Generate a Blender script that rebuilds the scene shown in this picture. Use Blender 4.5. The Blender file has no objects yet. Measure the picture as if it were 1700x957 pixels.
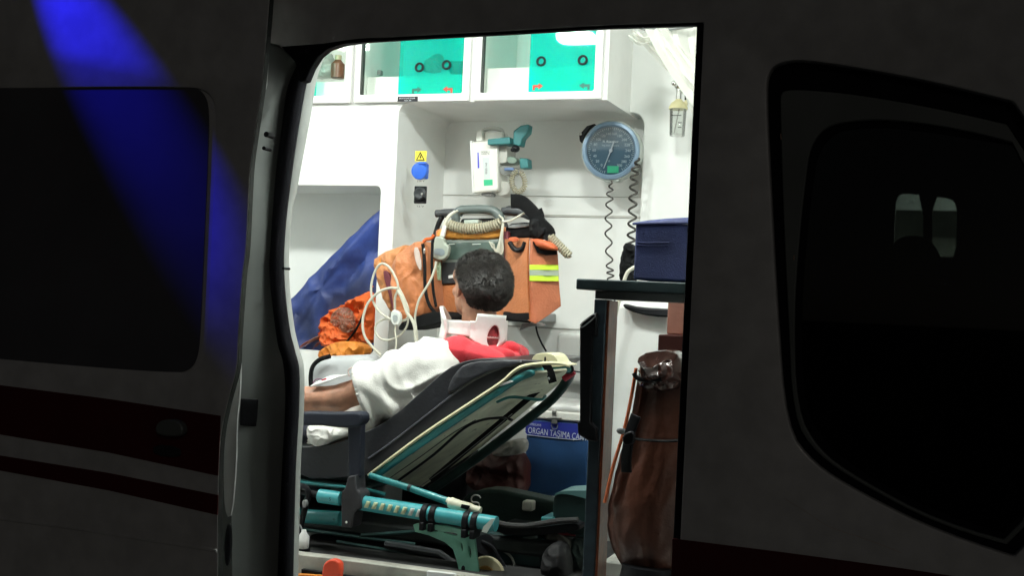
import bpy, bmesh, math, random
from mathutils import Vector, Matrix, noise
import numpy as np
random.seed(7)
S = bpy.context.scene
COL = S.collection
PI = math.pi

# ------------------------------------------------------------------ camera
F = 2000.0                                   # focal length in photo pixels (photo is 1700 x 957)
CAM = Vector((0.0, -2.7, 0.95))
yaw, pitch, roll = math.radians(20), 0.0108, 0.045
fwd = Vector((-math.sin(yaw)*math.cos(pitch), math.cos(yaw)*math.cos(pitch), math.sin(pitch)))
r0 = fwd.cross(Vector((0, 0, 1))).normalized(); u0 = r0.cross(fwd)
RT = r0*math.cos(roll) + u0*math.sin(roll); UP = u0*math.cos(roll) - r0*math.sin(roll)
cd = bpy.data.cameras.new('camera'); cam = bpy.data.objects.new('camera', cd); COL.objects.link(cam)
cam.matrix_world = Matrix(((RT.x, UP.x, -fwd.x, CAM.x), (RT.y, UP.y, -fwd.y, CAM.y), (RT.z, UP.z, -fwd.z, CAM.z), (0, 0, 0, 1)))
cd.sensor_width = 36; cd.lens = F/1700*36; cd.clip_start = 0.05; cd.clip_end = 500
S.camera = cam

# ------------------------------------------------------------------ world (night), faint street light from behind the viewer
w = bpy.data.worlds.new('World'); S.world = w; w.use_nodes = True
nt = w.node_tree; bg = nt.nodes['Background']
sky = nt.nodes.new('ShaderNodeTexSky'); sky.sky_type = 'NISHITA'; sky.sun_disc = False
sky.sun_elevation = math.radians(24); sky.sun_rotation = math.radians(150)
hs = nt.nodes.new('ShaderNodeHueSaturation'); hs.inputs['Saturation'].default_value = 0.35
nt.links.new(sky.outputs[0], hs.inputs['Color']); nt.links.new(hs.outputs[0], bg.inputs[0])
bg.inputs[1].default_value = 0.0021
sd = bpy.data.lights.new('sun', 'SUN'); sd.energy = 0.045; sd.angle = math.radians(12); sd.color = (1, .9, .78)
sun = bpy.data.objects.new('sun', sd); COL.objects.link(sun)
sun.rotation_euler = (math.radians(66), 0, math.radians(30))
vs = S.view_settings; vs.view_transform = 'Standard'; vs.look = 'None'; vs.exposure = 0; vs.gamma = 1; vs.use_curve_mapping = False
S.cycles.max_bounces = 8; S.cycles.diffuse_bounces = 6; S.cycles.transparent_max_bounces = 12
S.cycles.sample_clamp_indirect = 4
LAMP = 255.0                                    # emission of the ambulance ceiling lamps
BEAM = 260.0                                    # watts of the blue beacon beam

# ------------------------------------------------------------------ helpers
def P(px, py, Y):
    d = fwd + (px-850)/F*RT + (478.5-py)/F*UP
    return CAM + d*((Y-CAM.y)/d.y)
def ppm(Y):                                   # photo pixels per metre at a plane, near the picture's middle
    return F/((Y-CAM.y)/math.cos(yaw))

_m = {}
def mat(name, col, rough=.5, metal=0, var=.08, vs_=9, bump=0, bs=60, coat=0, spec=.5, sheen=0, trans=0, wear=None):
    if name in _m: return _m[name]
    if max(col) < .06: spec *= .45
    m = bpy.data.materials.new(name); m.use_nodes = True; _m[name] = m
    n = m.node_tree; b = n.nodes['Principled BSDF']
    tc = n.nodes.new('ShaderNodeTexCoord')
    nz = n.nodes.new('ShaderNodeTexNoise'); nz.inputs['Scale'].default_value = vs_; nz.inputs['Detail'].default_value = 6
    n.links.new(tc.outputs['Object'], nz.inputs['Vector'])
    mx = n.nodes.new('ShaderNodeMix'); mx.data_type = 'RGBA'
    mx.inputs[6].default_value = (*[c*(1-var) for c in col], 1); mx.inputs[7].default_value = (*[min(1, c*(1+var)) for c in col], 1)
    rmp = n.nodes.new('ShaderNodeMapRange'); rmp.inputs[1].default_value = .35; rmp.inputs[2].default_value = .65
    n.links.new(nz.outputs[0], rmp.inputs[0]); n.links.new(rmp.outputs[0], mx.inputs[0])
    out = mx.outputs[2]
    if wear:                                   # wear = (colour, scale, threshold): scuffs with a shape of their own
        wz = n.nodes.new('ShaderNodeTexNoise'); wz.inputs['Scale'].default_value = wear[1]; wz.inputs['Detail'].default_value = 9; wz.inputs['Roughness'].default_value = .7
        n.links.new(tc.outputs['Object'], wz.inputs['Vector'])
        wr = n.nodes.new('ShaderNodeMapRange'); wr.inputs[1].default_value = wear[2]; wr.inputs[2].default_value = wear[2]+.06
        n.links.new(wz.outputs[0], wr.inputs[0])
        m2 = n.nodes.new('ShaderNodeMix'); m2.data_type = 'RGBA'; m2.inputs[7].default_value = (*wear[0], 1)
        n.links.new(out, m2.inputs[6]); n.links.new(wr.outputs[0], m2.inputs[0]); out = m2.outputs[2]
    n.links.new(out, b.inputs['Base Color'])
    b.inputs['Roughness'].default_value = rough; b.inputs['Metallic'].default_value = metal
    b.inputs['Coat Weight'].default_value = coat; b.inputs['Specular IOR Level'].default_value = spec
    b.inputs['Sheen Weight'].default_value = sheen; b.inputs['Transmission Weight'].default_value = trans
    if bump:
        bz = n.nodes.new('ShaderNodeTexNoise'); bz.inputs['Scale'].default_value = bs; bz.inputs['Detail'].default_value = 4
        n.links.new(tc.outputs['Object'], bz.inputs['Vector'])
        bp = n.nodes.new('ShaderNodeBump'); bp.inputs['Strength'].default_value = min(1, bump); bp.inputs['Distance'].default_value = .004
        n.links.new(bz.outputs[0], bp.inputs['Height']); n.links.new(bp.outputs[0], b.inputs['Normal'])
    return m
def emit(name, col, st):
    m = bpy.data.materials.new(name); m.use_nodes = True; n = m.node_tree
    b = n.nodes['Principled BSDF']; b.inputs['Base Color'].default_value = (*col, 1)
    b.inputs['Emission Color'].default_value = (*col, 1); b.inputs['Emission Strength'].default_value = st; return m
def pane(name, tint, gloss=.12, rough=.03, diff=0, dcol=(.8, .8, .8)):
    m = bpy.data.materials.new(name); m.use_nodes = True; n = m.node_tree
    for k in list(n.nodes):
        if k.type == 'BSDF_PRINCIPLED': n.nodes.remove(k)
    out = [k for k in n.nodes if k.type == 'OUTPUT_MATERIAL'][0]
    t = n.nodes.new('ShaderNodeBsdfTransparent'); t.inputs[0].default_value = (*tint, 1)
    g = n.nodes.new('ShaderNodeBsdfGlossy'); g.inputs['Roughness'].default_value = rough
    fr = n.nodes.new('ShaderNodeFresnel'); fr.inputs[0].default_value = 1.5
    mm = n.nodes.new('ShaderNodeMath'); mm.operation = 'MULTIPLY'; mm.inputs[1].default_value = gloss/.04
    n.links.new(fr.outputs[0], mm.inputs[0])
    a = n.nodes.new('ShaderNodeMixShader'); n.links.new(mm.outputs[0], a.inputs[0]); n.links.new(t.outputs[0], a.inputs[1]); n.links.new(g.outputs[0], a.inputs[2])
    last = a
    if diff:
        d = n.nodes.new('ShaderNodeBsdfDiffuse'); d.inputs[0].default_value = (*dcol, 1)
        tl = n.nodes.new('ShaderNodeBsdfTranslucent'); tl.inputs[0].default_value = (*dcol, 1)
        dd = n.nodes.new('ShaderNodeMixShader'); dd.inputs[0].default_value = .4; n.links.new(d.outputs[0], dd.inputs[1]); n.links.new(tl.outputs[0], dd.inputs[2])
        c = n.nodes.new('ShaderNodeMixShader'); c.inputs[0].default_value = diff
        n.links.new(a.outputs[0], c.inputs[1]); n.links.new(dd.outputs[0], c.inputs[2]); last = c
    n.links.new(last.outputs[0], out.inputs[0]); return m

def chaikin(p, it=2, closed=True):
    p = [Vector(q) for q in p]
    for _ in range(it):
        n = len(p); o = [] if closed else [p[0]]
        for i in range(n if closed else n-1):
            a, b = p[i], p[(i+1) % n]; o += [a*.75+b*.25, a*.25+b*.75]
        if not closed: o.append(p[-1])
        p = o
    return p
def dense(p, k, closed=False):               # Catmull-Rom through the points
    p = [Vector(q) for q in p]; n = len(p); o = []
    for i in range(n if closed else n-1):
        a = p[(i-1) % n] if closed or i > 0 else p[0]*2-p[1]
        b = p[i]; c = p[(i+1) % n]
        d = p[(i+2) % n] if closed or i+2 < n else p[-1]*2-p[-2]
        for j in range(k):
            t = j/k
            o.append(.5*((2*b)+(c-a)*t+(2*a-5*b+4*c-d)*t*t+(3*b-a-3*c+d)*t**3))
    if not closed: o.append(p[-1])
    return o
def px3(pts, Y): return [P(x, y, Y) for x, y in pts]

class MB:
    def __init__(s): s.bm = bmesh.new()
    def box(s, x0, x1, y0, y1, z0, z1):
        v = [s.bm.verts.new((x, y, z)) for x in (x0, x1) for y in (y0, y1) for z in (z0, z1)]
        for f in ((0, 1, 3, 2), (4, 6, 7, 5), (0, 4, 5, 1), (2, 3, 7, 6), (0, 2, 6, 4), (1, 5, 7, 3)): s.bm.faces.new([v[i] for i in f])
        return s
    def wbox(s, x0, y0, x1, y1, Y0, Y1):      # upright box whose near face fills a rectangle of the photo at depth Y0
        ym, xm = (y0+y1)/2, (x0+x1)/2
        return s.box(P(x0, ym, Y0).x, P(x1, ym, Y0).x, Y0, Y1, P(xm, y1, Y0).z, P(xm, y0, Y0).z)
    def prism3(s, a, b):
        va = [s.bm.verts.new(q) for q in a]; vb = [s.bm.verts.new(q) for q in b]; n = len(a)
        s.bm.faces.new(va); s.bm.faces.new(vb[::-1])
        for i in range(n): s.bm.faces.new((va[(i+1) % n], va[i], vb[i], vb[(i+1) % n]))
        return s
    def prism(s, pts, Y0, Y1, rnd=0):
        if rnd: pts = [tuple(q) for q in chaikin(pts, rnd)]
        a = px3(pts, Y0); return s.prism3(a, [Vector((q.x, Y1, q.z)) for q in a])
    def tube(s, pts, r, n=8, k=0, closed=False, cap=True, flat=1.0, normal=None):
        pts = [Vector(q) for q in pts]
        if k: pts = dense(pts, k, closed)
        R = r if isinstance(r, (list, tuple)) else None
        m = len(pts); rings = []; up = None
        for i, q in enumerate(pts):
            a = pts[(i-1) % m] if closed or i else q; b = pts[(i+1) % m] if closed or i < m-1 else q
            t = (b-a).normalized() if (b-a).length > 1e-9 else Vector((0, 0, 1))
            if up is None:
                up = Vector(normal) if normal else (Vector((0, 0, 1)) if abs(t.z) < .9 else Vector((1, 0, 0)))
            e = up - t*up.dot(t); e.normalize(); f = t.cross(e); up = e if not normal else Vector(normal)
            rr = (R[min(len(R)-1, int(i/(m-1)*(len(R)-1)+.5))] if len(R) != m else R[i]) if R else r
            rings.append([s.bm.verts.new(q+(e*math.cos(2*PI*j/n)*flat+f*math.sin(2*PI*j/n))*rr) for j in range(n)])
        for i in range(m if closed else m-1):
            A, B = rings[i], rings[(i+1) % m]
            for j in range(n): s.bm.faces.new((A[j], A[(j+1) % n], B[(j+1) % n], B[j]))
        if cap and not closed: s.bm.faces.new(rings[0][::-1]); s.bm.faces.new(rings[-1])
        return s
    def coil(s, path, R, r, turns, n=6, per=14, k=6):
        path = dense(path, k); L = [0]
        for a, b in zip(path, path[1:]): L.append(L[-1]+(b-a).length)
        N = int(turns*per); pts = []
        for i in range(N+1):
            d = L[-1]*i/N; j = 0
            while j < len(L)-2 and L[j+1] < d: j += 1
            t = (d-L[j])/max(1e-9, L[j+1]-L[j]); q = path[j].lerp(path[j+1], t); tg = (path[j+1]-path[j]).normalized()
            e = tg.cross(Vector((0, 1, 0))); e.normalize(); f = tg.cross(e)
            a = 2*PI*turns*i/N
            RR = R*(min(1, i/per, (N-i)/per) if turns > 3 else 1)
            pts.append(q+(e*math.cos(a)+f*math.sin(a))*RR)
        return s.tube(pts, r, n)
    def ell(s, c, r, rot=None, nu=20, nv=12):
        c = Vector(c); r = (r, r, r) if isinstance(r, (int, float)) else r
        Mx = rot.to_3x3() if rot else Matrix.Identity(3); rows = []
        for i in range(1, nv):
            a = PI*i/nv
            rows.append([s.bm.verts.new(c+Mx@Vector((r[0]*math.sin(a)*math.cos(2*PI*j/nu), r[1]*math.sin(a)*math.sin(2*PI*j/nu), r[2]*math.cos(a)))) for j in range(nu)])
        t = s.bm.verts.new(c+Mx@Vector((0, 0, r[2]))); b = s.bm.verts.new(c-Mx@Vector((0, 0, r[2])))
        for j in range(nu):
            s.bm.faces.new((t, rows[0][j], rows[0][(j+1) % nu])); s.bm.faces.new((b, rows[-1][(j+1) % nu], rows[-1][j]))
            for i in range(nv-2): s.bm.faces.new((rows[i][j], rows[i+1][j], rows[i+1][(j+1) % nu], rows[i][(j+1) % nu]))
        return s
    def cyl(s, a, b, r, r2=None, n=20):
        return s.tube([a, b], [r, r if r2 is None else r2], n)
    def lathe(s, c, axis, prof, n=32, closed=False):         # prof: (radius, distance along axis)
        c = Vector(c); ax = Vector(axis).normalized(); e = ax.orthogonal().normalized(); f = ax.cross(e); rings = []
        for r, h in prof:
            rings.append([s.bm.verts.new(c+ax*h+(e*math.cos(2*PI*j/n)+f*math.sin(2*PI*j/n))*max(r, 1e-4)) for j in range(n)])
        for A, B in zip(rings, rings[1:]):
            for j in range(n): s.bm.faces.new((A[j], A[(j+1) % n], B[(j+1) % n], B[j]))
        if closed:
            for j in range(n): s.bm.faces.new((rings[-1][j], rings[-1][(j+1) % n], rings[0][(j+1) % n], rings[0][j]))
        else: s.bm.faces.new(rings[0][::-1]); s.bm.faces.new(rings[-1])
        return s
    def puff(s, pts, Y, front, back=None, rings=9, sm=2, wr=.006, wf=14, seed=0, power=.5, ridge=None):
        """soft closed shape: outline traced at depth Y, bulging towards and away from the door"""
        back = front if back is None else back
        o = px3([tuple(q) for q in chaikin(pts, sm)], Y)
        while len(o) < 110: o = [q for a_, b_ in zip(o, o[1:]+o[:1]) for q in (a_, (a_+b_)/2)]
        n = len(o); rings = max(rings, 20)
        c = sum(o, Vector())/n; R = []
        for sgn, dep in ((-1, front), (1, back)):
            rows = []
            for i in range(rings+1):
                a = PI/2*i/rings; sc = math.cos(a)**(power*2) if i < rings else 0; h = math.sin(a)
                row = []
                if i == rings: break
                for q in o:
                    p = c+(q-c)*math.cos(a); p.y = Y+sgn*dep*(math.sin(a)**power if a > 0 else 0)
                    wv = noise.noise(p*wf*.5)*.8
                    d = (.45-abs(noise.noise(Vector((p.x*wf*.8+seed+wv, p.z*wf*.8, sgn*3.1+seed))))*2)*wr + (.3-abs(noise.noise(Vector((p.x*wf*2.1+seed, p.z*wf*2.1+wv, 1))))*2)*wr*.45
                    if ridge: d += ridge(p)
                    p.y += sgn*d*(1 if i else .2); row.append(p)
                rows.append(row)
            R.append(rows)
        fr = [[s.bm.verts.new(q) for q in row] for row in R[0]]
        bk = [fr[0]]+[[s.bm.verts.new(q) for q in row] for row in R[1][1:]]
        for rows, fl in ((fr, 0), (bk, 1)):
            for A, B in zip(rows, rows[1:]):
                for j in range(n):
                    f = (A[j], A[(j+1) % n], B[(j+1) % n], B[j]); s.bm.faces.new(f if fl else f[::-1])
            ctr = s.bm.verts.new(sum((v.co for v in rows[-1]), Vector())/n)
            for j in range(n):
                f = (rows[-1][j], rows[-1][(j+1) % n], ctr); s.bm.faces.new(f if fl else f[::-1])
        return s
    def grid(s, rows, thick=0):
        V = [[s.bm.verts.new(q) for q in r] for r in rows]
        for A, B in zip(V, V[1:]):
            for j in range(len(A)-1): s.bm.faces.new((A[j], A[j+1], B[j+1], B[j]))
        return s
    def build(s, name, m, parent=None, bevel=0, smooth=True, sub=0, solid=0, seg=2, remesh=0, smit=0, ang=35):
        bmesh.ops.recalc_face_normals(s.bm, faces=s.bm.faces[:])
        me = bpy.data.meshes.new(name); s.bm.to_mesh(me); s.bm.free()
        o = bpy.data.objects.new(name, me); COL.objects.link(o)
        for q in (m if isinstance(m, (list, tuple)) else [m]): me.materials.append(q)
        if parent: o.parent = parent
        if solid:
            d = o.modifiers.new('s', 'SOLIDIFY'); d.thickness = solid; d.offset = 0
        if remesh:
            d = o.modifiers.new('r', 'REMESH'); d.mode = 'VOXEL'; d.voxel_size = remesh; d.use_smooth_shade = True
            if smit:
                d = o.modifiers.new('m', 'SMOOTH'); d.iterations = smit; d.factor = .5
        if bevel:
            d = o.modifiers.new('b', 'BEVEL'); d.width = bevel; d.segments = seg; d.limit_method = 'ANGLE'; d.angle_limit = math.radians(ang); d.harden_normals = False
        if sub:
            d = o.modifiers.new('u', 'SUBSURF'); d.levels = sub; d.render_levels = sub
        if smooth:
            me.polygons.foreach_set('use_smooth', [True]*len(me.polygons)); me.update()
            sharp = math.radians(38)
            b2 = bmesh.new(); b2.from_mesh(me)
            for e in b2.edges:
                if len(e.link_faces) == 2 and e.calc_face_angle(0) > sharp: e.smooth = False
            b2.to_mesh(me); b2.free()
        return o
def apply(o):
    bpy.context.view_layer.update()
    dg = bpy.context.evaluated_depsgraph_get(); ev = o.evaluated_get(dg)
    me = bpy.data.meshes.new_from_object(ev); o.modifiers.clear(); old = o.data; o.data = me; bpy.data.meshes.remove(old)
    return o
def cut(o, *mbs):
    cs = []
    for k in mbs:
        c = k.build('cutter', o.data.materials[0], smooth=False); cs.append(c)
        d = o.modifiers.new('c', 'BOOLEAN'); d.operation = 'DIFFERENCE'; d.object = c; d.solver = 'EXACT'
    apply(o)
    for c in cs: bpy.data.objects.remove(c)
    return o
def bev(o, wdt, seg=2, ang=35):
    d = o.modifiers.new('b', 'BEVEL'); d.width = wdt; d.segments = seg; d.limit_method = 'ANGLE'; d.angle_limit = math.radians(ang); return o
def tag(o, label=None, cat=None, group=None, kind=None):
    if label: o['label'] = label
    if cat: o['category'] = cat
    if group: o['group'] = group
    if kind: o['kind'] = kind
    return o
def empty(name, loc, label, cat, group=None):
    o = bpy.data.objects.new(name, None); COL.objects.link(o); o.location = (0, 0, 0); o.empty_display_size = .05
    return tag(o, label, cat, group)
def text(s, px, py, Y, h, m, name='lettering', parent=None, rot=0, width=None, depth=.0006):
    """lettering h photo-pixels high, baseline start at (px,py) on the plane Y, facing the door side"""
    c = bpy.data.curves.new(name, 'FONT'); c.body = s; c.size = 1; c.extrude = 0; c.resolution_u = 3
    t = bpy.data.objects.new(name, c); COL.objects.link(t); bpy.context.view_layer.update()
    me = bpy.data.meshes.new_from_object(t.evaluated_get(bpy.context.evaluated_depsgraph_get()))
    bpy.data.objects.remove(t)
    sc = h/ppm(Y)/.72; xs = [v.co.x for v in me.vertices]; wx = max(xs)-min(xs)
    sx = sc if width is None else width/ppm(Y)/math.cos(yaw)*1.0/wx
    org = P(px, py, Y); ca, sa = math.cos(rot), math.sin(rot)
    for v in me.vertices:
        a, b = v.co.x*sx, v.co.y*sc
        v.co = org+Vector((a*ca-b*sa, 0, a*sa+b*ca))
    o = bpy.data.objects.new(name, me); COL.objects.link(o); me.materials.append(m)
    if parent: o.parent = parent
    return o

# ------------------------------------------------------------------ materials
PAINT = mat('white_body_paint', (.6, .6, .59), .34, coat=.5, var=.09, vs_=16, bump=.12, bs=420, wear=((.95, .93, .88), 240, .62))
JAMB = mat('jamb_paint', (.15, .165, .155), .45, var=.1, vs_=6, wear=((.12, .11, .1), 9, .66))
RED = mat('red_stripe_film', (.085, .008, .01), .4, var=.1)
SEAL = mat('black_rubber', (.009, .009, .012), .65, spec=.2, var=.2, bump=.3, bs=200)
WALL = mat('moulded_white_plastic', (.8, .815, .79), .35, var=.03, vs_=5, bump=.06, bs=250, wear=((.68, .67, .62), 5, .68))
CREAMW = mat('off_white_plastic', (.76, .76, .7), .4, var=.04)
WHITE = mat('white_plastic', (.82, .82, .8), .35, var=.03)
BLACK = mat('black_plastic', (.008, .0085, .01), .45, spec=.35, var=.25, bump=.2, bs=120)
GREYP = mat('grey_plastic', (.22, .23, .23), .45, var=.1)
DGREY = mat('dark_grey_plastic', (.03, .033, .035), .45, var=.12, bump=.15, bs=150)
METAL = mat('brushed_metal', (.6, .6, .58), .28, 1, var=.1)
TEAL = mat('teal_powder_coat', (.03, .24, .25), .35, var=.12, vs_=20, coat=.3, wear=((.35, .4, .38), 26, .67))
GREENP = mat('green_enamel_plate', (.16, .40, .30), .4, var=.1, vs_=20, wear=((.04, .06, .05), 22, .62))
ORANGE = mat('orange_nylon', (.46, .155, .05), .55, var=.1, vs_=14, bump=.6, bs=140, sheen=.15)
ORANGE2 = mat('orange_cloth', (.62, .11, .015), .7, var=.16, vs_=16, bump=.5, bs=70)
AMBER = mat('amber_orange_cloth', (.6, .2, .02), .6, var=.1, vs_=10, bump=.5, bs=60)
STRAP = mat('black_webbing', (.009, .0095, .01), .8, spec=.2, var=.2, bump=.6, bs=350)
CABLE = mat('ivory_cable', (.56, .55, .46), .45, var=.05)
COILM = mat('beige_coiled_cable', (.34, .31, .22), .5, var=.08)
NAVY = mat('navy_canvas', (.02, .03, .11), .7, var=.2, vs_=8, bump=.4, bs=300)
BLUE = mat('blue_cloth', (.011, .027, .13), .5, var=.55, vs_=5, bump=.5, bs=50)
VINYL = mat('black_vinyl', (.022, .023, .027), .36, spec=.8, var=.15, bump=.25, bs=90)
YEL = mat('lime_reflective_tape', (.62, .85, .05), .4, var=.05)
SILV = mat('silver_reflective_tape', (.36, .43, .33), .35, var=.08)
# ------------------------------------------------------------------ ambulance: shell
YC, YB, YR = 1.45, 1.91, 1.78                 # cabinet face, alcove back, end wall panel
CEIL = 2.21
amb = empty('ambulance', (0, 0, 0), 'white ambulance at night with its side door slid open on a lit patient compartment', 'ambulance')
MB().box(-400, 400, -300, 300, -.7, -.65).build('ground', mat('asphalt', (.05, .05, .05), .85, var=.2, bump=.6, bs=60), smooth=False)['kind'] = 'structure'

skin = MB().box(-6, 2.2, 0, .045, -.35, 2.25).build('side_body', PAINT, amb)
hole = [(1160, 29), (1000, 34), (850, 43), (700, 51), (600, 57), (560, 62), (520, 68), (440, 74), (330, 90), (330, 1130), (1110, 1130)]
O1 = [(1266, 150), (1270, 110), (1290, 95), (1330, 91), (1420, 104), (1560, 130), (1760, 180), (1760, 958), (1560, 893), (1420, 823), (1345, 775), (1300, 715), (1285, 520), (1275, 330)]
O2 = [(1296, 170), (1297, 155), (1305, 149), (1340, 149), (1420, 156), (1560, 180), (1740, 222), (1740, 925), (1560, 874), (1425, 802), (1355, 754), (1317, 695), (1309, 520), (1300, 330)]
O3 = [(1338, 290), (1345, 245), (1365, 215), (1400, 202), (1480, 198), (1600, 215), (1730, 250), (1730, 915), (1560, 868), (1425, 796), (1358, 748), (1322, 680), (1318, 520), (1326, 400)]
O4 = [(x+(12 if i in (0, 1, 2, 10, 11, 12, 13) else 0), y+(12 if i < 6 else -12 if 6 < i < 11 else 0)) for i, (x, y) in enumerate(O3)]
cut(skin, MB().prism(hole, -.05, .12), MB().prism(O1, -.05, .12, 2))
bev(skin, .006, 2)
def ring(o1, o2, Ya, Yb, m, name, parent, bevel=.002):
    a, b = px3([tuple(q) for q in chaikin(o1, 2)], Ya), px3([tuple(q) for q in chaikin(o2, 2)], Ya)
    B = MB(); n = len(a); bm = B.bm
    A0 = [bm.verts.new(q) for q in a]; B0 = [bm.verts.new(q) for q in b]
    A1 = [bm.verts.new((q.x, Yb, q.z)) for q in a]; B1 = [bm.verts.new((q.x, Yb, q.z)) for q in b]
    for i in range(n):
        j = (i+1) % n
        for f in ((A0[i], A0[j], B0[j], B0[i]), (A1[j], A1[i], B1[i], B1[j]), (A0[j], A0[i], A1[i], A1[j]), (B0[i], B0[j], B1[j], B1[i])): bm.faces.new(f)
    return B.build(name, m, parent, bevel=bevel)
cabdoor = ring([(x-1, y) for x, y in O2], O3, .020, .05, JAMB, 'cab_door', amb, .004)
ring(O1, O2, .026, .055, SEAL, 'window_gasket', cabdoor)
GLASS = pane('dark_tinted_glass', (.32, .34, .33), .05, .02)
MB().prism(O4, .034, .038, 2).build('window_glass', GLASS, cabdoor)
ring(O3, O4, .030, .046, SEAL, 'window_surround', cabdoor)
# street-light glints on the cab door, painted as thin orange lines
GLINT = mat('orange_glint', (.75, .5, .36), .3, .6)
for pts in ([(1303, 829), (1340, 852), (1378, 876), (1440, 897), (1497, 919)], [(1250, 300), (1247, 335)], [(1296, 222), (1297, 232)], [(1318, 424), (1318, 432)]):
    MB().tube(px3(pts, .001 if pts[0][0] < 1290 or pts[0][1] > 800 else .02), .0012, 5, k=5).build('glint_line', GLINT, amb)
MB().prism([(1116, 895), (1300, 918), (1500, 945), (1760, 985), (1760, 1130), (1110, 1130)], -.0022, -.0002).build('red_stripe', RED, amb)
MB().box(-6, 2.2, 0.0, 2.02, 2.25, 2.3).build('roof', PAINT, amb, bevel=.02)
MB().box(-6, 2.2, .0, 2.0, -.05, 0).build('compartment_floor', mat('grey_vinyl_floor', (.55, .56, .55), .5, var=.2, vs_=40), amb)
MB().box(-3.65, -.53, .046, 1.96, CEIL, CEIL+.03).build('ceiling_panel', WALL, amb)
MB().box(-3.68, -3.62, .046, 1.96, 0, CEIL).build('rear_door_lining', WALL, amb)
MB().box(-.53, -.49, .046, 1.96, 0, 2.24).build('bulkhead', WALL, amb)
MB().box(-6, -.49, 1.96, 2.0, 0, 2.25).build('far_body_side', PAINT, amb)
# door pillar (jamb): slanted sheet from the sliding door's edge in to the rubber seal
Lc = [(444, 72), (443, 77), (436, 149), (425, 220), (417, 288), (412, 408), (405, 460), (397, 616), (392, 668), (388, 720), (386, 771), (388, 860), (389, 957), (389, 1130)]
Sc = [(508, 88), (503, 95), (480, 144), (470, 210), (460, 288), (451, 408), (450, 460), (462, 564), (472, 600), (476, 640), (475, 700), (471, 771), (463, 957), (460, 1130)]
Rc = [(548, 76), (530, 86), (511, 125), (497, 195), (484, 280), (472, 380), (470, 460), (478, 540), (487, 580), (495, 616), (494, 690), (489, 780), (485, 957), (482, 1130)]
def samp(c, k=5): return [tuple(q) for q in dense(c, k)]
Ls, Ss, Rs = samp([(x, y, 0) for x, y in Lc]), samp([(x, y, 0) for x, y in Sc]), samp([(x, y, 0) for x, y in Rc])
rows = []
for l, s in zip(Ls, Ss):
    a, c = P(l[0]-3, l[1], -.035), P(s[0]+6, s[1], .055); r = []
    for j in range(9):
        t = j/8; q = a.lerp(c, t); q.y += .012*math.sin(PI*t)*(1 if t < .5 else .6); r.append(q)
    rows.append([P(l[0]-34, l[1], -.03)]+r)
pil = MB().grid(rows).build('door_pillar', JAMB, amb, solid=.006)
a = [P(x, y, .05) for x, y, _ in Ss]; c = [P(x, y, .05) for x, y, _ in Rs]
b = MB(); n = len(a); R_ = []
for i in range(n):
    m_ = (a[i]+c[i])/2; hw = (c[i]-a[i])/2; r = []
    for j in range(12):
        t = 2*PI*j/12
        r.append(b.bm.verts.new(m_+hw*math.cos(t)+Vector((0, .022*math.sin(t), 0))))
    R_.append(r)
for A, B in zip(R_, R_[1:]):
    for j in range(12): b.bm.faces.new((A[j], A[(j+1) % 12], B[(j+1) % 12], B[j]))
b.build('door_seal', SEAL, amb)
# pale inner trim just inside the seal, and the header/jamb linings
rows = []
for i, (x, y, _) in enumerate(Rs):
    d = 10+7*math.exp(-((y-190)/130)**2)
    if y > 330: d = 9
    rows.append([P(x-6, y, .075), P(x+d*.5, y, .10), P(x+d, y, .13), P(x+d-2, y, .16)])
MB().grid(rows).build('inner_trim', mat('grey_trim', (.42, .44, .42), .5), amb, solid=.004)
MB().prism([(540, 40), (1180, 10), (1162, 42), (1000, 47), (850, 56), (700, 64), (600, 70), (555, 74)], .003, .018).build('header_trim', SEAL, amb, bevel=.002)
MB().prism([(1157, 36), (1190, 36), (1150, 1130), (1107, 1130)], .003, .10).build('front_jamb_trim', SEAL, amb, bevel=.002)
MB().prism([(436, 64), (470, 80), (490, 103), (497, 136), (507, 134), (516, 112), (528, 93), (543, 81), (566, 73), (600, 68), (660, 62), (600, 62), (550, 64), (500, 62)], .0005, .03).build('corner_cover', SEAL, amb, bevel=.003)
# pillar fittings
def onpil(px, py, d=-.004):
    t = (px-np.interp(py, [p[1] for p in Lc], [p[0] for p in Lc]))/(np.interp(py, [p[1] for p in Sc], [p[0] for p in Sc])-np.interp(py, [p[1] for p in Lc], [p[0] for p in Lc]))
    return P(px, py, -.035+.11*t+d)
def quadbox(pts, th, name, m, parent, bevel=.002):
    q = [onpil(x, y) for x, y in pts]; return MB().prism3(q, [k+Vector((0, th, 0)) for k in q]).build(name, m, parent, bevel=bevel)
quadbox([(399, 662), (443, 664), (442, 711), (398, 707)], .02, 'striker_recess', BLACK, pil)
quadbox([(424, 728), (440, 724), (458, 730), (463, 752), (455, 778), (438, 784), (424, 772), (420, 750)], .02, 'latch_plate', mat('greasy_metal', (.05, .052, .045), .6, .4, var=.3, bump=1, bs=70), pil)
for x, y, r in ((442, 223, 5), (438, 246, 3.5), (382, 736, 5), (470, 446, 2.5)):
    q = P(x, y, -.045) if x < 450 else P(x, y, .02)
    MB().cyl(q, q+Vector((0, .03, 0)), r/700).build('screw_hole', BLACK, pil)
quadbox([(436, 228), (449, 222), (451, 226), (438, 233)], .01, 'pillar_clip', BLACK, pil, .0005)

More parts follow.
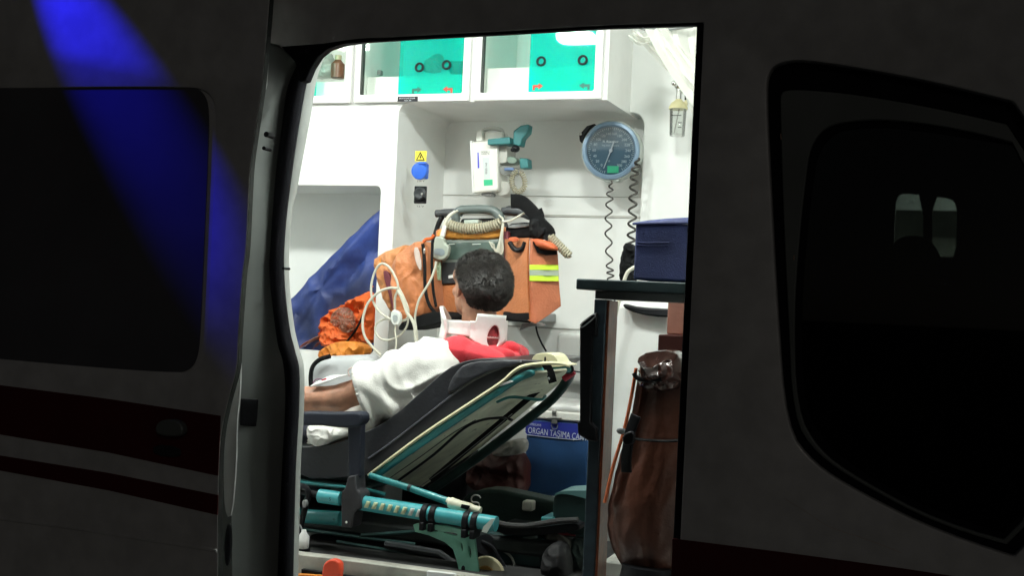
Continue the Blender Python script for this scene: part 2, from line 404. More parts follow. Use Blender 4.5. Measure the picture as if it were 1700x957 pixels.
# sliding door, slid back towards the rear and standing proud of the body
door = empty('sliding_door', (0, 0, 0), 'dark sliding side door with rounded black window and red stripes, slid back beside the opening', 'door')
Ed = [(452, -60), (446, 20), (441, 77), (434, 149), (422, 230), (415, 288), (409, 408), (403, 460), (396, 560), (393, 612), (378, 670), (368, 720), (364, 771), (362, 860), (362, 957), (360, 1200)]
Wd = [(20, 143), (150, 141), (290, 141), (322, 143), (340, 155), (348, 180), (346, 260), (340, 400), (333, 560), (328, 596), (316, 615), (290, 621), (150, 612), (-60, 593), (-420, 560), (-480, 540), (-500, 500), (-480, 200), (-450, 160), (-400, 146)]
body = MB().prism([(-800, -60)]+[tuple(q)[:2] for q in dense([(x, y, 0) for x, y in Ed], 4)]+[(-800, 1200)], -.1, -.078).build('door_panel', PAINT, door)
cut(body, MB().prism(Wd, -.13, -.0946, 2))
bev(body, .0025, 2)
b = MB().prism([(x*.9975+(.4 if x > 0 else -1), y) for x, y in Wd], -.0975, -.0955, 2)
glass = b.build('window_glass', mat('dusty_black_tinted_glass', (.11, .11, .12), .5, spec=.1, var=.1, vs_=4), door, bevel=.001)
def band(pa, pb, name, m, Y=-.1015):
    return MB().prism(pa+pb[::-1], Y, -.0995).build(name, m, door)
band([(-780, 535), (0, 640), (180, 663), (366, 691)], [(-780, 612), (0, 722), (180, 752), (362, 791)], 'red_stripe', RED)
band([(-780, 640), (0, 757), (180, 786), (362, 823)], [(-780, 672), (0, 782), (180, 815), (361, 856)], 'red_stripe', RED)
h = MB().prism([(256, 712), (262, 700), (280, 696), (298, 701), (304, 714), (300, 727), (260, 724)], -.125, -.1, 2).build('door_handle', JAMB, door, bevel=.006, seg=3)
MB().prism([(254, 738), (300, 743), (300, 762), (254, 757)], -.104, -.1, 1).build('handle_recess', DGREY, door, bevel=.002)
b = MB()
b.tube(px3([(-700, 780), (0, 862), (200, 890), (360, 915)], -.1), .005, 6, k=4)
b.build('body_crease', PAINT, door)
# return edge of the door: its end faces coloured dark against the lamplight
ed = [(x, y, 0) for x, y in Ed]
rows = [[P(x-3, y, -.1012), P(x+1.0, y, -.099), P(x+1.5, y, -.07), P(x+.5, y, -.056)] for x, y, _ in dense(ed, 5)]
body.data.materials.append(mat('shaded_edge_paint', (.022, .024, .022), .6))
for f in body.data.polygons:
    if f.normal.x > .7: f.material_index = 1
def sliver(pts, name='lit_edge_strip'):  # painted light: pale strips stand for the door edge lit from inside
    return MB().prism(pts, -.052, -.046, 1).build(name, mat('lit_edge_pale', (.5, .52, .5), .5), door)
sliver([(442, 78), (445, 84), (443, 120), (441, 148), (435, 150), (434, 140), (438, 105)])
sliver([(397, 596), (400, 600), (398, 660), (393, 700), (392, 771), (385, 856), (376, 860), (371, 820), (372, 740), (382, 672), (392, 630)])
b = MB(); b.ell(P(379, 905, -.05), (.010, .01, .055)); b.build('edge_buffer', BLACK, door)

# blue beacon on the roof: its narrow beam grazes the slid-back door
bc = empty('beacon_light', (0, 0, 0), 'blue rotating beacon on the roof edge whose beam streaks down the slid-back door', 'beacon light')
BQ = P(-285, -500, -.38)
MB().lathe(BQ+Vector((0, 0, -.05)), (0, 0, 1), [(.06, .14), (.062, .155), (.05, .16)]).build('base', BLACK, bc)
MB().lathe(BQ+Vector((0, 0, -.029)), (0, 0, 1), [(.05, 0), (.05, .06), (.035, .08), (.01, .085)]).build('dome', pane('blue_dome_plastic', (.1, .15, .9), .1), bc)
sp = bpy.data.lights.new('beam', 'SPOT'); sp.energy = BEAM; sp.color = (.12, .07, 1); sp.spot_size = math.radians(14.5); sp.spot_blend = 1.0; sp.shadow_soft_size = .004
so = bpy.data.objects.new('beam', sp); COL.objects.link(so); so.parent = bc; so.location = BQ
tgt = P(172, 112, -.1)
MB().tube([BQ+Vector((0, 0, .13)), BQ+Vector((0, .2, .13)), BQ+Vector((0, .45, .1))], .02, 10).build('bracket_arm', BLACK, bc)
so.rotation_euler = (tgt-BQ).to_track_quat('-Z', 'Y').to_euler()

# ------------------------------------------------------------------ cab seen through the door window
cab = empty('cab_interior', (0, 0, 0), 'dark driver cab seen through the raked front window', 'vehicle cab')
far = MB().box(-.49, 2.2, 1.9, 1.94, 0, 2.24).build('cab_far_door', BLACK, cab)
cut(far, MB().prism([(1484, 332), (1490, 318), (1500, 315), (1532, 318), (1532, 470), (1480, 470)], 1.8, 2.05, 1),
    MB().prism([(1547, 321), (1580, 324), (1587, 334), (1589, 350), (1588, 425), (1562, 424), (1547, 424)], 1.8, 2.05, 1))
MB().box(2.15, 2.2, .046, 1.9, 0, 2.24).build('cab_front', BLACK, cab)
MB().box(-.49, 2.2, .046, 1.9, 2.2, 2.24).build('cab_roof_lining', BLACK, cab)
seat = empty('driver_seat', (0, 0, 0), 'driver seat with rounded headrest silhouetted against the far cab window', 'seat')
MB().puff([(1478, 470), (1476, 425), (1486, 398), (1510, 390), (1536, 394), (1556, 412), (1566, 440), (1566, 470)], 1.45, .05).build('headrest', BLACK, seat)
MB().puff([(1440, 500), (1450, 470), (1520, 462), (1600, 475), (1640, 520), (1650, 800), (1420, 780)], 1.45, .09).build('backrest', BLACK, seat)
q = P(1530, 800, 1.45); MB().box(q.x-.25, q.x+.3, 1.2, 1.7, q.z-.15, q.z).build('seat_cushion', BLACK, seat, bevel=.03)
MB().box(q.x-.2, q.x+.25, 1.25, 1.65, 0, q.z-.15).build('seat_base', BLACK, seat, bevel=.01)
q = P(1590, 378, 1.6)
bw = empty('building', (0, 0, 0), 'pale two-tone building wall beyond the far side of the cab', 'building')
zsp = P(1537, 350, 5.5).z
MB().box(-14, 14, 5.5, 5.8, -.65, zsp).build('lower_wall', mat('grey_green_render', (.27, .34, .29), .8, var=.12, bump=.3), bw)
MB().box(-14, 14, 5.48, 5.8, zsp, 6).build('upper_wall', mat('pale_blue_render', (.45, .58, .56), .8, var=.08, bump=.3), bw)
wl = empty('added_wall_light', (0, 0, 0), 'unseen lamp added to light the pale building beyond the ambulance', 'lamp')  # added out of view to light the wall behind the cab window
MB().box(.6, .9, 5.3, 5.48, 3.0, 3.06).build('added_light_hood', BLACK, wl, bevel=.01)
MB().box(.64, .86, 5.32, 5.46, 2.97, 2.999).build('added_light_lens', emit('added_light_glow', (1, .97, .85), 3000), wl)
# ------------------------------------------------------------------ moulded inner wall with its recess and alcove
XE = P(1010, 110, YC).x
ZC = P(850, 170, YC).z+.004                   # underside of the overhead cabinet
pan = MB().box(-3.62, XE, YC, 1.955, 0, ZC-.001).build('moulded_wall', WALL, amb)
def rrect(x0, x1, z0, z1, r, n=6):
    o = []
    for cx, cz, a0 in ((x1-r, z1-r, 0), (x0+r, z1-r, 90), (x0+r, z0+r, 180), (x1-r, z0+r, 270)):
        for i in range(n+1):
            a = math.radians(a0+90*i/n); o.append((cx+r*math.cos(a), cz+r*math.sin(a)))
    return o
def wprism(o, Y0, Y1, b=None): return (b or MB()).prism3([Vector((x, Y0, z)) for x, z in o], [Vector((x, Y1, z)) for x, z in o])
XL = P(652, 400, YC).x; zz = ZC-.001
arc = [(XL+.04-.04*math.cos(t), zz-.04+.04*math.sin(t)) for t in [k*PI/2/6 for k in range(7)]]
r_al = wprism([(XL, -.2)]+arc+[(XL+.04, ZC+.1), (0, ZC+.1), (0, -.2)], YC-.05, 2.1)
xa, xb = P(626, 450, YC).x, -3.1
rec = wprism(rrect(xb, xa, P(560, 585, YC).z, P(560, 308, YC).z, .02), YC-.05, 1.80)
cut(pan, r_al, rec); bev(pan, .008, 3, 50)
MB().box(XE-.9, -.53, YB+.001, 1.956, 0, CEIL).build('alcove_back', WALL, amb)
# end panel to the front of the cabinet, with the rounded shoulder of the alcove cut out of it
XR = P(1065, 300, YR).x
endp = MB().box(XE-.02, -.53, YR, 1.957, 0, CEIL).build('end_panel', WALL, amb)
o = rrect(-2.2, XR, -1, P(1040, 187, YR).z, .05); cut(endp, wprism(o, YR-.1, YB+.0005)); bev(endp, .006, 3, 50)
# joints in the alcove back
for y0, y1, t in ((356, 361, .0045), (560, 553, .003), (326, 328, .0015)):
    a, c = P(700, y0-5, YB), P(1066, y1, YB)
    MB().box(a.x, c.x, YB-.004, YB+.0005, c.z-t, c.z+t).build('wall_joint', mat('grey_sealant', (.42, .42, .39), .6), amb, bevel=.001)
MB().box(P(930, 560, YB).x, XR, YB-.05, YB, P(1000, 640, YB).z, P(1000, 556, YB).z).build('wall_ledge', WALL, amb, bevel=.02, seg=4)
MB().prism([(1012, 505), (1040, 498), (1118, 498), (1118, 560), (1118, 900), (1006, 900), (1008, 640)], 1.35, YR, 1).build('moulded_seat_back', WALL, amb, bevel=.03, seg=4)
MB().prism([(1030, 503), (1060, 511), (1130, 514), (1130, 528), (1080, 526), (1040, 516)], 1.30, 1.349, 1).build('black_edge_strip', BLACK, amb, bevel=.006)
MB().wbox(1108, 492, 1142, 556, .86, .95).build('inner_post', mat('brown_laminate', (.20, .085, .06), .5, var=.2, bump=.2), amb, bevel=.003)

# ------------------------------------------------------------------ overhead cabinet
cabn = empty('overhead_cabinet', (0, 0, 0), 'white overhead cabinet with clear and teal sliding panes above the alcove', 'cabinet')
sh = MB().box(-3.62, XE, YC+.0005, 1.955, ZC, CEIL-.001).build('cabinet_shell', WHITE, cabn)
def X(px, py=110, Y=YC): return P(px, py, Y).x
ZB = [P(540, 172, YC).z, P(690, 166, YC).z, P(900, 157, YC).z]
zb = P(790, 161, YC).z
bays = [(-2.75, X(577)), (X(604), X(772)), (X(803), X(990))]
cs = [wprism(rrect(x0, x1, zb+.012, CEIL-.06, .01), YC-.05, 1.80) for x0, x1 in bays]
cut(sh, *cs); bev(sh, .014, 4, 50)
CLEAR = pane('clear_acrylic', (.95, .97, .95), .003, .01)
TEALP = pane('teal_acrylic', (.0, .96, .9), .03, .03, .2, (0, .85, .76))
GASK = mat('dark_seal', (.04, .045, .04), .5)
for i, (x0, x1) in enumerate(bays):
    d = MB().box(x0-.028, x1+.028, YC-.022, YC-.001, zb-.018, CEIL-.03).build('cabinet_door', WHITE, cabn)
    cut(d, wprism(rrect(x0, x1, zb+.012, CEIL-.055, .008), YC-.1, YC+.1)); bev(d, .005, 3)
    xm = (X(508), X(666), X(882))[i]; xt1 = (X(528), x1, x1)[i]
    xq = x0 if i else X(420)
    MB().box(xm-.004, xt1-.0005, YC-.008, YC-.005, zb+.0125, CEIL-.056).build('pane', TEALP, d)
    MB().box(xq+.0005, x1-.001, YC-.016, YC-.013, zb+.0125, CEIL-.056).build('pane', CLEAR, d)
    MB().box(x0+.0005, x0+.007, YC-.024, YC-.004, zb+.0125, CEIL-.056).build('door_seal', GASK, d)
    MB().box(x0+.001, x1-.001, YC+.03, YC+.04, zb+.0125, P(850, (128, 122, 112)[i], YC+.03).z).build('shelf_lip', WHITE, cabn, bevel=.003)
    for px, py in ((), ((697, 112), (742, 108)), ((899, 102), (968, 100)))[i]:
        q = P(px, py, YC-.010)
        MB().lathe(q, (0, -1, 0), [(.012, 0), (.018, 0), (.019, .006), (.016, .009), (.011, .008), (.011, .0)], 28, True).build('finger_ring', BLACK, d)
ARK, ARR = mat('dark_green_print', (.02, .12, .10), .5), mat('red_print', (.75, .05, .03), .5)
def arrow(px, py, s, m):
    q = P(px, py, YC-.0095); pts = [(-.020, -.012), (-.012, -.012), (-.012, -.002), (.002, -.002), (.002, -.009), (.020, .003), (.002, .014), (.002, .007), (-.020, .007)]
    a = [q+Vector((s*x, 0, z)) for x, z in pts]
    MB().prism3(a, [k+Vector((0, .001, 0)) for k in a]).build('arrow_mark', m, cabn, smooth=False)
arrow(692, 150, 1, ARK); arrow(743, 149, -1, ARR); arrow(893, 144, 1, ARR); arrow(970, 143, -1, ARK)
lb = MB().wbox(660, 160, 693, 168.5, YC-.026, YC-.0225).build('name_plate', mat('black_plate', (.012, .012, .016), .4), cabn)
WPR = mat('white_print', (.6, .62, .66), .5)
text('SERUM VE ILAC DOLABI', 662.5, 164.3, YC-.0264, 2.4, WPR, 'lettering', lb, width=28); text('NO: 09', 671, 168, YC-.0264, 2.4, WPR, 'lettering', lb, width=12)
# things kept in the cabinet
PB = mat('brown_medicine_bottle', (.22, .09, .05), .3)
def bottle(px, py0, py1, w, Y, m, capm, label, grp=None):
    t = empty('bottle', (0, 0, 0), label, 'bottle', grp); a = P(px, py1, Y); z1 = P(px, py0, Y).z; H = z1-a.z; r = w/ppm(Y)/2
    MB().lathe(a, (0, 0, 1), [(r*.9, 0), (r, .01*H), (r, H*.62), (r*.45, H*.8), (r*.42, H*.82)]).build('body', m, t)
    MB().lathe(a+Vector((0, 0, H*.8)), (0, 0, 1), [(r*.5, 0), (r*.5, H*.2)]).build('cap', capm, t)
bottle(560, 92, 130, 24, YC+.10, PB, mat('cream_cap', (.7, .6, .4), .4), 'brown medicine bottle with cream cap behind the clear cabinet pane')
BAGM = pane('clear_film', (.86, .9, .87), .12, .15, .45, (.85, .88, .85))
b = MB().puff([(512, 120), (515, 92), (530, 82), (548, 86), (556, 104), (556, 130), (514, 130)], YC+.12, .05, wr=.02, wf=25); tag(b.build('plastic_bag', BAGM), 'crinkled clear plastic bag beside the brown bottle in the cabinet', 'plastic bag')
for px, w_ in ((748, 20), (766, 16)):
    q = P(px, 112, YC+.07)
    o = MB().lathe(q, (.75, .6, .08), [(.02, 0), (.025, .003), (.025, .10), (.015, .104)]).build('bandage_roll', mat('grey_roll', (.16, .18, .18), .8), None)
    tag(o, 'dark rolled dressing seen through the teal pane, ' + ('next to the finger ring' if px == 748 else 'against the door stile'), 'roll')
b = MB().puff([(700, 120), (704, 104), (722, 92), (736, 88), (734, 122)], YC+.12, .03, wr=.012, wf=30); tag(b.build('dressing_pack', mat('shade_green_pack', (.1, .22, .2), .6)), 'crumpled dressing pack lying behind the teal pane between the finger rings', 'pack')
tag(wprism(rrect(X(626, 122, YC+.09), X(632, 122, YC+.09), P(628, 124, YC+.09).z, P(628, 116, YC+.09).z, .003), YC+.09, YC+.11).build('clip', GREYP), 'small grey clip lying on the lip behind the clear pane', 'clip')

# ------------------------------------------------------------------ ceiling lamps: the only light of the compartment
for lx, ly, tx in ((-.92, .30, 'closest to the cab'), (-1.66, .30, 'in the middle of the row'), (-2.82, .30, 'closest to the rear doors')):
    l = empty('ceiling_lamp', (0, 0, 0), 'short white ceiling lamp over the doorway side, ' + tx, 'lamp', 'ceiling lamps')
    MB().box(lx-.15, lx+.15, ly-.08, ly+.08, CEIL-.018, CEIL-.001).build('lamp_housing', WHITE, l, bevel=.005)
    MB().box(lx-.085, lx+.085, ly-.06, ly+.06, CEIL-.055, CEIL-.0185).build('diffuser', emit('lamp_diffuser', (.95, 1, .95), LAMP), l, bevel=.012)

# ------------------------------------------------------------------ wall things
sg = empty('warning_sign', (0, 0, 0), 'small yellow high-voltage sticker above the blue socket', 'sign')
Yw = YC-.002
YELM = mat('yellow_sticker', (.8, .66, .05), .5)
MB().wbox(689, 250.5, 708, 268, Yw, YC-.0005).build('sticker', YELM, sg)
tri = [(697.8, 252), (705.3, 266.5), (690.2, 266.5)]; tin = [(697.8, 255.4), (702.9, 265), (692.7, 265)]
MB().prism(tri, Yw-.0008, Yw-.0002).build('triangle_mark', BLACK, sg, smooth=False)
MB().prism(tin, Yw-.0014, Yw-.0009).build('triangle_field', YELM, sg, smooth=False)
MB().prism([(698.6, 257), (696, 261.2), (697.6, 261), (696.8, 264.6), (700, 260), (698.2, 260.2), (699.6, 257)], Yw-.002, Yw-.0015).build('bolt_mark', BLACK, sg, smooth=False)
bs = empty('power_socket', (0, 0, 0), 'blue capped power socket below the yellow sticker', 'socket')
BLP = mat('blue_socket_plastic', (.03, .13, .62), .4)
MB().wbox(688, 271, 709, 297, YC-.02, YC-.001).build('socket_base', BLP, bs, bevel=.006, seg=3)
MB().lathe(P(699, 284, YC-.019), (0, -1, -.15), [(.032, 0), (.033, .012), (.030, .022), (.01, .026)], 28).build('socket_cap', BLP, bs)
MB().wbox(694, 268.5, 705, 273, YC-.05, YC-.02).build('hinge', BLP, bs, bevel=.003)
text('220 V', 692, 302, YC-.0012, 3, BLACK, 'lettering', bs, width=13)
ks = empty('black_socket', (0, 0, 0), 'small black round-faced socket plate below the blue socket', 'socket')
MB().wbox(687, 309, 707, 338, YC-.012, YC-.001).build('socket_plate', BLACK, ks, bevel=.003)
MB().lathe(P(698.5, 322, YC-.012), (0, -1, 0), [(.023, 0), (.024, .012), (.018, .016), (.004, .012)], 28).build('socket_face', DGREY, ks)
MB().lathe(P(701, 322, YC-.026), (0, -1, 0), [(.005, 0), (.004, .004)], 12).build('screw', METAL, ks)
text('12 V', 691, 344, YC-.0012, 3, BLACK, 'lettering', ks, width=12)

# medical regulator unit with its carrying bracket
Yd = 1.66
dv = empty('infusion_pump', (0, 0, 0), 'boxy white wall-hung medical unit with grey handle and teal clamp', 'medical device')
MB().prism([(781, 236), (818, 233), (826, 240), (827, 312), (824, 317), (786, 321), (782, 316)], Yd, Yd+.12).build('case', CREAMW, dv, bevel=.006, seg=3)
MB().prism([(779.5, 234), (783, 233), (787, 320), (783.5, 321)], Yd-.004, Yd+.1).build('hinge_edge', WHITE, dv, bevel=.003)
MB().prism([(790, 217), (800, 216), (801, 234), (790, 235)], Yd+.01, Yd+.08).build('handle_post', CREAMW, dv, bevel=.004)
MB().tube(px3([(797, 226), (801, 218), (812, 213.5), (824, 213.5), (833, 217), (836, 227)], Yd+.05), .008, 8, k=5).build('carry_handle', mat('grey_grip', (.45, .45, .42), .5), dv)
MB().wbox(804, 219, 834, 234, Yd+.03, Yd+.1).build('upper_housing', CREAMW, dv, bevel=.004)
MB().prism([(825, 238), (842, 238), (842, 270), (828, 272)], Yd+.02, Yd+.12).build('side_housing', mat('stone_grey_plastic', (.5, .5, .46), .5), dv, bevel=.004)
MB().prism([(829, 274), (856, 277), (852, 289), (830, 291)], Yd+.02, Yd+.1, 1).build('clear_chamber', pane('frosted_chamber', (.8, .82, .8), .1, .1, .4, (.7, .72, .7)), dv)
MB().prism([(827, 300), (848, 302), (846, 322), (830, 326), (822, 322)], Yd+.04, Yd+.12, 1).build('lower_bracket', mat('stone_grey_plastic', (.5, .5, .46), .5), dv, bevel=.003)
MB().wbox(799, 319, 814, 325, Yd+.02, Yd+.08).build('latch', GREYP, dv, bevel=.002)
TEALD = mat('dark_teal_clamp', (.02, .15, .155), .4, var=.15)
MB().prism([(809, 231), (846, 227), (847, 239), (809, 240.5)], Yd-.03, Yd+.04).build('clamp_bar', TEALD, dv, bevel=.004)
MB().prism([(852, 217), (864, 208), (878, 206), (876, 220), (867, 230), (864, 243), (851, 240)], Yd-.02, Yd+.03).build('clamp_arm', TEALD, dv, bevel=.005)
MB().prism([(862, 262), (876, 263), (877, 279), (863, 280)], Yd, Yd+.05).build('clamp_foot', TEALD, dv, bevel=.004)
b = MB(); b.ell(P(856, 247, Yd-.02), (.016, .016, .014)); b.ell(P(851, 249, Yd-.035), .008); b.build('knob', BLACK, dv)
MB().prism([(841, 258), (858, 262), (857, 272), (842, 272)], Yd, Yd+.05, 1).build('valve_block', mat('green_grey_metal', (.18, .24, .2), .4, .3), dv, bevel=.003)
MB().cyl(P(838, 281, Yd), P(853, 281, Yd), .006).build('valve_stem', mat('dull_blue_plastic', (.12, .2, .4), .4), dv)
MB().prism([(803, 298.5), (817.5, 298), (817.8, 307.5), (803.4, 308.5)], Yd-.0015, Yd-.0002).build('green_label', mat('green_sticker', (.03, .45, .22), .5), dv, smooth=False)
MB().prism([(792.5, 253), (794.4, 253), (795.8, 279), (793, 279.5)], Yd-.0012, Yd-.0002).build('blue_label', mat('blue_print', (.08, .09, .6), .5), dv, smooth=False)
MB().prism([(801, 262), (812, 262), (814, 297), (804, 297.5)], Yd-.0008, Yd-.0002).build('paper_label', mat('paper_label', (.62, .68, .66), .5), dv, smooth=False)
text('MODEL 3', 798.5, 253.5, Yd-.0006, 2.6, DGREY, 'lettering', dv, width=14); text('510200 TR', 798.7, 256.6, Yd-.0006, 2.4, DGREY, 'lettering', dv, width=14)
text('09110500', 805.7, 270, Yd-.0012, 3.5, DGREY, 'lettering', dv, width=18, rot=-PI/2+.05)
MB().coil(px3([(859, 282), (851, 292), (850, 306), (856, 317), (864, 318), (871, 309), (870, 295), (863, 284)], Yd-.01), .0085, .0026, 24).build('coiled_cord', COILM, dv)

# blood pressure gauge
Yg = 1.70
gg = empty('pressure_gauge', (0, 0, 0), 'large round blood pressure gauge with blue-grey face and white needle', 'pressure gauge')
gc = P(1014, 250, Yg); gn = Vector((.10, -1, -.05)).normalized()
RG = 49/ppm(Yg)*1.01
MB().lathe(gc-gn*.09, gn, [(RG*.9, 0), (RG*1.0, .02), (RG*1.0, .075), (RG*.97, .09), (RG*.80, .088), (RG*.78, .06)], 64).build('housing', mat('grey_green_housing', (.42, .46, .43), .35), gg)
MB().lathe(gc, gn, [(RG*.79, -.006), (RG*.80, .001), (RG*.955, .0015), (RG*.93, .008), (RG*.84, .011), (RG*.79, .004)], 64, True).build('bezel', mat('blue_grey_bezel', (.17, .25, .34), .3, .2), gg)
MB().lathe(gc, gn, [(RG*.79, -.014), (RG*.79, -.0075)], 64).build('dial', mat('dark_blue_dial', (.028, .085, .13), .5), gg)
MB().lathe(gc, gn, [(RG*.79, .0055), (RG*.79, .0065)], 64).build('dial_glass', pane('gauge_glass', (.93, .95, .96), .06, .05), gg)
ge = Vector((1, 0, 0)); ge = (ge-gn*ge.dot(gn)).normalized(); gu = gn.cross(ge)*-1
gu = Vector((0, 0, 1)); gu = (gu-gn*gu.dot(gn)).normalized(); ge = gu.cross(gn)*1
if ge.x < 0: ge = -ge
def gpt(a, r, h): return gc+(ge*math.cos(a)+gu*math.sin(a))*r*RG+gn*h
GWH = mat('pale_print', (.55, .62, .64), .5)
b = MB()
for k in range(61):
    a = math.radians(-115-k*5.2+10)
    L = .05 if k % 3 else .085
    p0, p1 = gpt(a, .76, -.006), gpt(a, .76-L, -.006); t = (gu*math.cos(a)-ge*math.sin(a))*.0008
    b.prism3([p0-t, p0+t, p1+t, p1-t], [v+gn*.0006 for v in (p0-t, p0+t, p1+t, p1-t)])
o = b.build('scale_marks', GWH, gg, smooth=False); o['kind'] = 'stuff'
def gtext(s, cx, cz, h, wd=None, m=GWH):
    t = text(s, 850, 478, Yg, 10, m, 'dial_number' if s.isdigit() else 'lettering', gg); vs_ = t.data.vertices
    xs = [v.co.x for v in vs_]; zs = [v.co.z for v in vs_]; x0, x1, z0, z1 = min(xs), max(xs), min(zs), max(zs)
    sc = h*RG/(z1-z0); sx = sc if wd is None else wd*RG/(x1-x0)
    for v in vs_: v.co = gc+ge*((v.co.x-(x0+x1)/2)*sx+cx*RG)+gu*((v.co.z-(z0+z1)/2)*sc+cz*RG)+gn*.0055*-1
    return t
for k, s in enumerate(['0', '20', '40', '60', '80', '100', '120', '140', '160', '180', '200', '220', '240', '260', '280', '300']):
    a = math.radians(-122-k*(296/15)); gtext(s, .56*math.cos(a), .56*math.sin(a), .085)
gtext('R Riester', -.02, .30, .075, .52, mat('bright_print', (.8, .85, .85), .5)); gtext('big ben square', -.02, .165, .05, .56)
gtext('20', -.06, -.34, .06)
a0, a1 = gpt(math.radians(72), .34, .001), gpt(math.radians(72+180-2), .62, .001)
MB().tube([a0, gc+gn*.001, a1], [.0022, .0025, .0014], 6).build('needle', WPR, gg); MB().lathe(gc, gn, [(.007, -.002), (.006, .004)], 16).build('needle_hub', WPR, gg)
q = gpt(math.radians(-88), .62, -.005)
b = MB(); pts = [q+ge*x*RG+gu*z*RG for x, z in ((-.12, -.11), (.25, -.10), (.25, .12), (-.12, .12))]; b.prism3(pts, [v+gn*.001 for v in pts]).build('green_label', mat('green_sticker', (.03, .45, .22), .5), gg, smooth=False)
MB().prism([(961, 224), (974, 209), (987, 205), (980, 212), (970, 226), (966, 238), (962, 234)], Yg, Yg+.08).build('cuff_holder', BLACK, gg, bevel=.003)
MB().ell(P(963.5, 222.5, Yg-.01), .006).build('holder_screw', METAL, gg)
b = MB(); b.prism([(1000, 298), (1028, 297), (1026, 301), (1004, 302)], Yg+.01, Yg+.07); b.build('base_lip', mat('grey_green_housing', (.42, .46, .43), .35), gg, bevel=.002)
HOSE = mat('black_coiled_hose', (.05, .048, .042), .45)
def wavy(pts, amp, r, n, m, name, parent, Y):
    pa = dense([(x, y, 0) for x, y in pts], 40); L = len(pa); q = []
    for i, p in enumerate(pa):
        t = i/(L-1); A = amp*min(1, t*6+.15); s = math.sin(2*PI*n*t); c = math.cos(2*PI*n*t)
        v = P(p.x, p.y, Y); q.append(v+Vector((s*A, c*A*.9, 0)))
    return MB().tube(q, r, 7).build(name, m, parent)
wavy([(1015, 300), (1012, 330), (1010, 380), (1012, 440), (1014, 466), (1016, 520)], .0125, .0032, 11, HOSE, 'coiled_hose', gg, Yg-.0)
wavy([(1060, 262), (1054, 290), (1051, 330), (1049, 380), (1046, 420)], .0145, .0045, 9.5, HOSE, 'coiled_hose', gg, Yg-.0)
o = MB().puff([(1034, 410), (1044, 402), (1056, 410), (1062, 440), (1060, 470), (1028, 470), (1030, 440)], 1.62, .05, wr=.02, wf=20).build('cuff_bag', STRAP); tag(o, 'crumpled black cuff bag hanging behind the navy box under the gauge hose', 'bag')
o = MB().tube(px3([(1066, 438), (1050, 446), (1040, 456), (1030, 490), (1021, 530), (1013, 580), (1010, 640)], 1.2), .0065, 8, k=6).build('white_hose', CABLE); tag(o, 'smooth white hose curving down behind the counter and the navy box', 'hose')

# suction jar
Yj = 1.66
sj = empty('suction_jar', (0, 0, 0), 'clear humidifier jar with cream lid hanging from a chrome valve', 'jar')
a = P(1124, 226, Yj); zt = P(1124, 180, Yj).z; H = zt-a.z; r = .031
MB().lathe(a, (0, 0, 1), [(r*.86, 0), (r*.9, .004), (r, H), (r*.97, H), (r*.86, .006)], 36).build('clear_jar', pane('clear_jar_plastic', (.95, .96, .95), .03, .02, .03), sj)
MB().lathe(a+Vector((0, 0, H)), (0, 0, 1), [(r*1.12, -.003), (r*1.12, .004), (r*.85, .02), (r*.5, .028), (.01, .034)], 36).build('jar_lid', mat('cream_lid', (.78, .72, .42), .4), sj)
MB().cyl(a+Vector((.004, 0, H)), a+Vector((-.012, 0, .01)), .0022).build('dip_tube', mat('grey_tube', (.35, .35, .33), .5), sj)
for k, (z, wd) in enumerate(((.7, .022), (.44, .008), (.27, .008))):
    q = a+Vector((.004+(.012 if k else 0), -r*1.0, H*z)); MB().box(q.x-wd, q.x+wd*.7, q.y, q.y+.0015, q.z-.0012, q.z+.0012).build('level_mark', BLACK, sj, smooth=False)
b = MB(); v = a+Vector((0, 0, H+.03))
b.cyl(v, v+Vector((0, 0, .05)), .010); b.ell(v+Vector((-.001, 0, .055)), (.018, .018, .016)); b.ell(v+Vector((-.018, -.01, .062)), .010)
b.cyl(v+Vector((0, 0, .055)), v+Vector((.02, .11, .055)), .009); b.build('chrome_valve', mat('chrome', (.7, .7, .68), .12, 1), sj)
MB().lathe(v+Vector((0, 0, .07)), (0, 0, 1), [(.012, 0), (.015, .006), (.015, .026), (.008, .03)], 10).build('valve_knob', mat('dark_chrome', (.25, .25, .25), .2, 1), sj)
MB().cyl(v+Vector((.0, 0, .035)), v+Vector((.045, .0, .042)), .010).build('side_port', CREAMW, sj); MB().cyl(v+Vector((.03, -.005, .03)), v+Vector((.03, -.005, .0)), .007).build('black_nut', BLACK, sj)
MB().tube(px3([(1137, 176), (1143, 160), (1148, 140), (1152, 120)], Yj), .008, 8, k=5).build('yellowed_tube', mat('yellowed_tube', (.65, .6, .38), .4), sj)

# clear film bundle at the top corner: long crinkled strips with soft edges
fb = empty('film_curtain', (0, 0, 0), 'gathered translucent white plastic film hanging beside the cabinet end', 'plastic film')
FILM = pane('milky_film', (.9, .92, .88), .1, .2, .8, (.9, .9, .85))
def strip(top, bot, Y, seed):
    rows = []; n = 26; m = 12
    for i in range(n):
        t = i/(n-1); r = []
        for j in range(m):
            s = j/(m-1)
            x = (top[0]*(1-s)+top[2]*s)*(1-t)+(bot[0]*(1-s)+bot[2]*s)*t; y = (top[1]*(1-s)+top[3]*s)*(1-t)+(bot[1]*(1-s)+bot[3]*s)*t
            y += 8*math.sin(t*PI)
            q = P(x, y, Y); q.y += .018*math.sin(s*11+seed+t*2)+.014*noise.noise(Vector((s*5+seed, t*4, seed))); r.append(q)
        rows.append(r)
    return MB().grid(rows)
strip((1048, 52, 1085, 55), (1150, 150, 1168, 118), 1.30, 1).build('film_strip', FILM, fb)
strip((1072, 50, 1105, 42), (1158, 185, 1180, 130), 1.24, 4).build('film_strip', FILM, fb)
strip((1100, 40, 1180, 38), (1150, 190, 1190, 200), 1.34, 8).build('film_strip', FILM, fb)
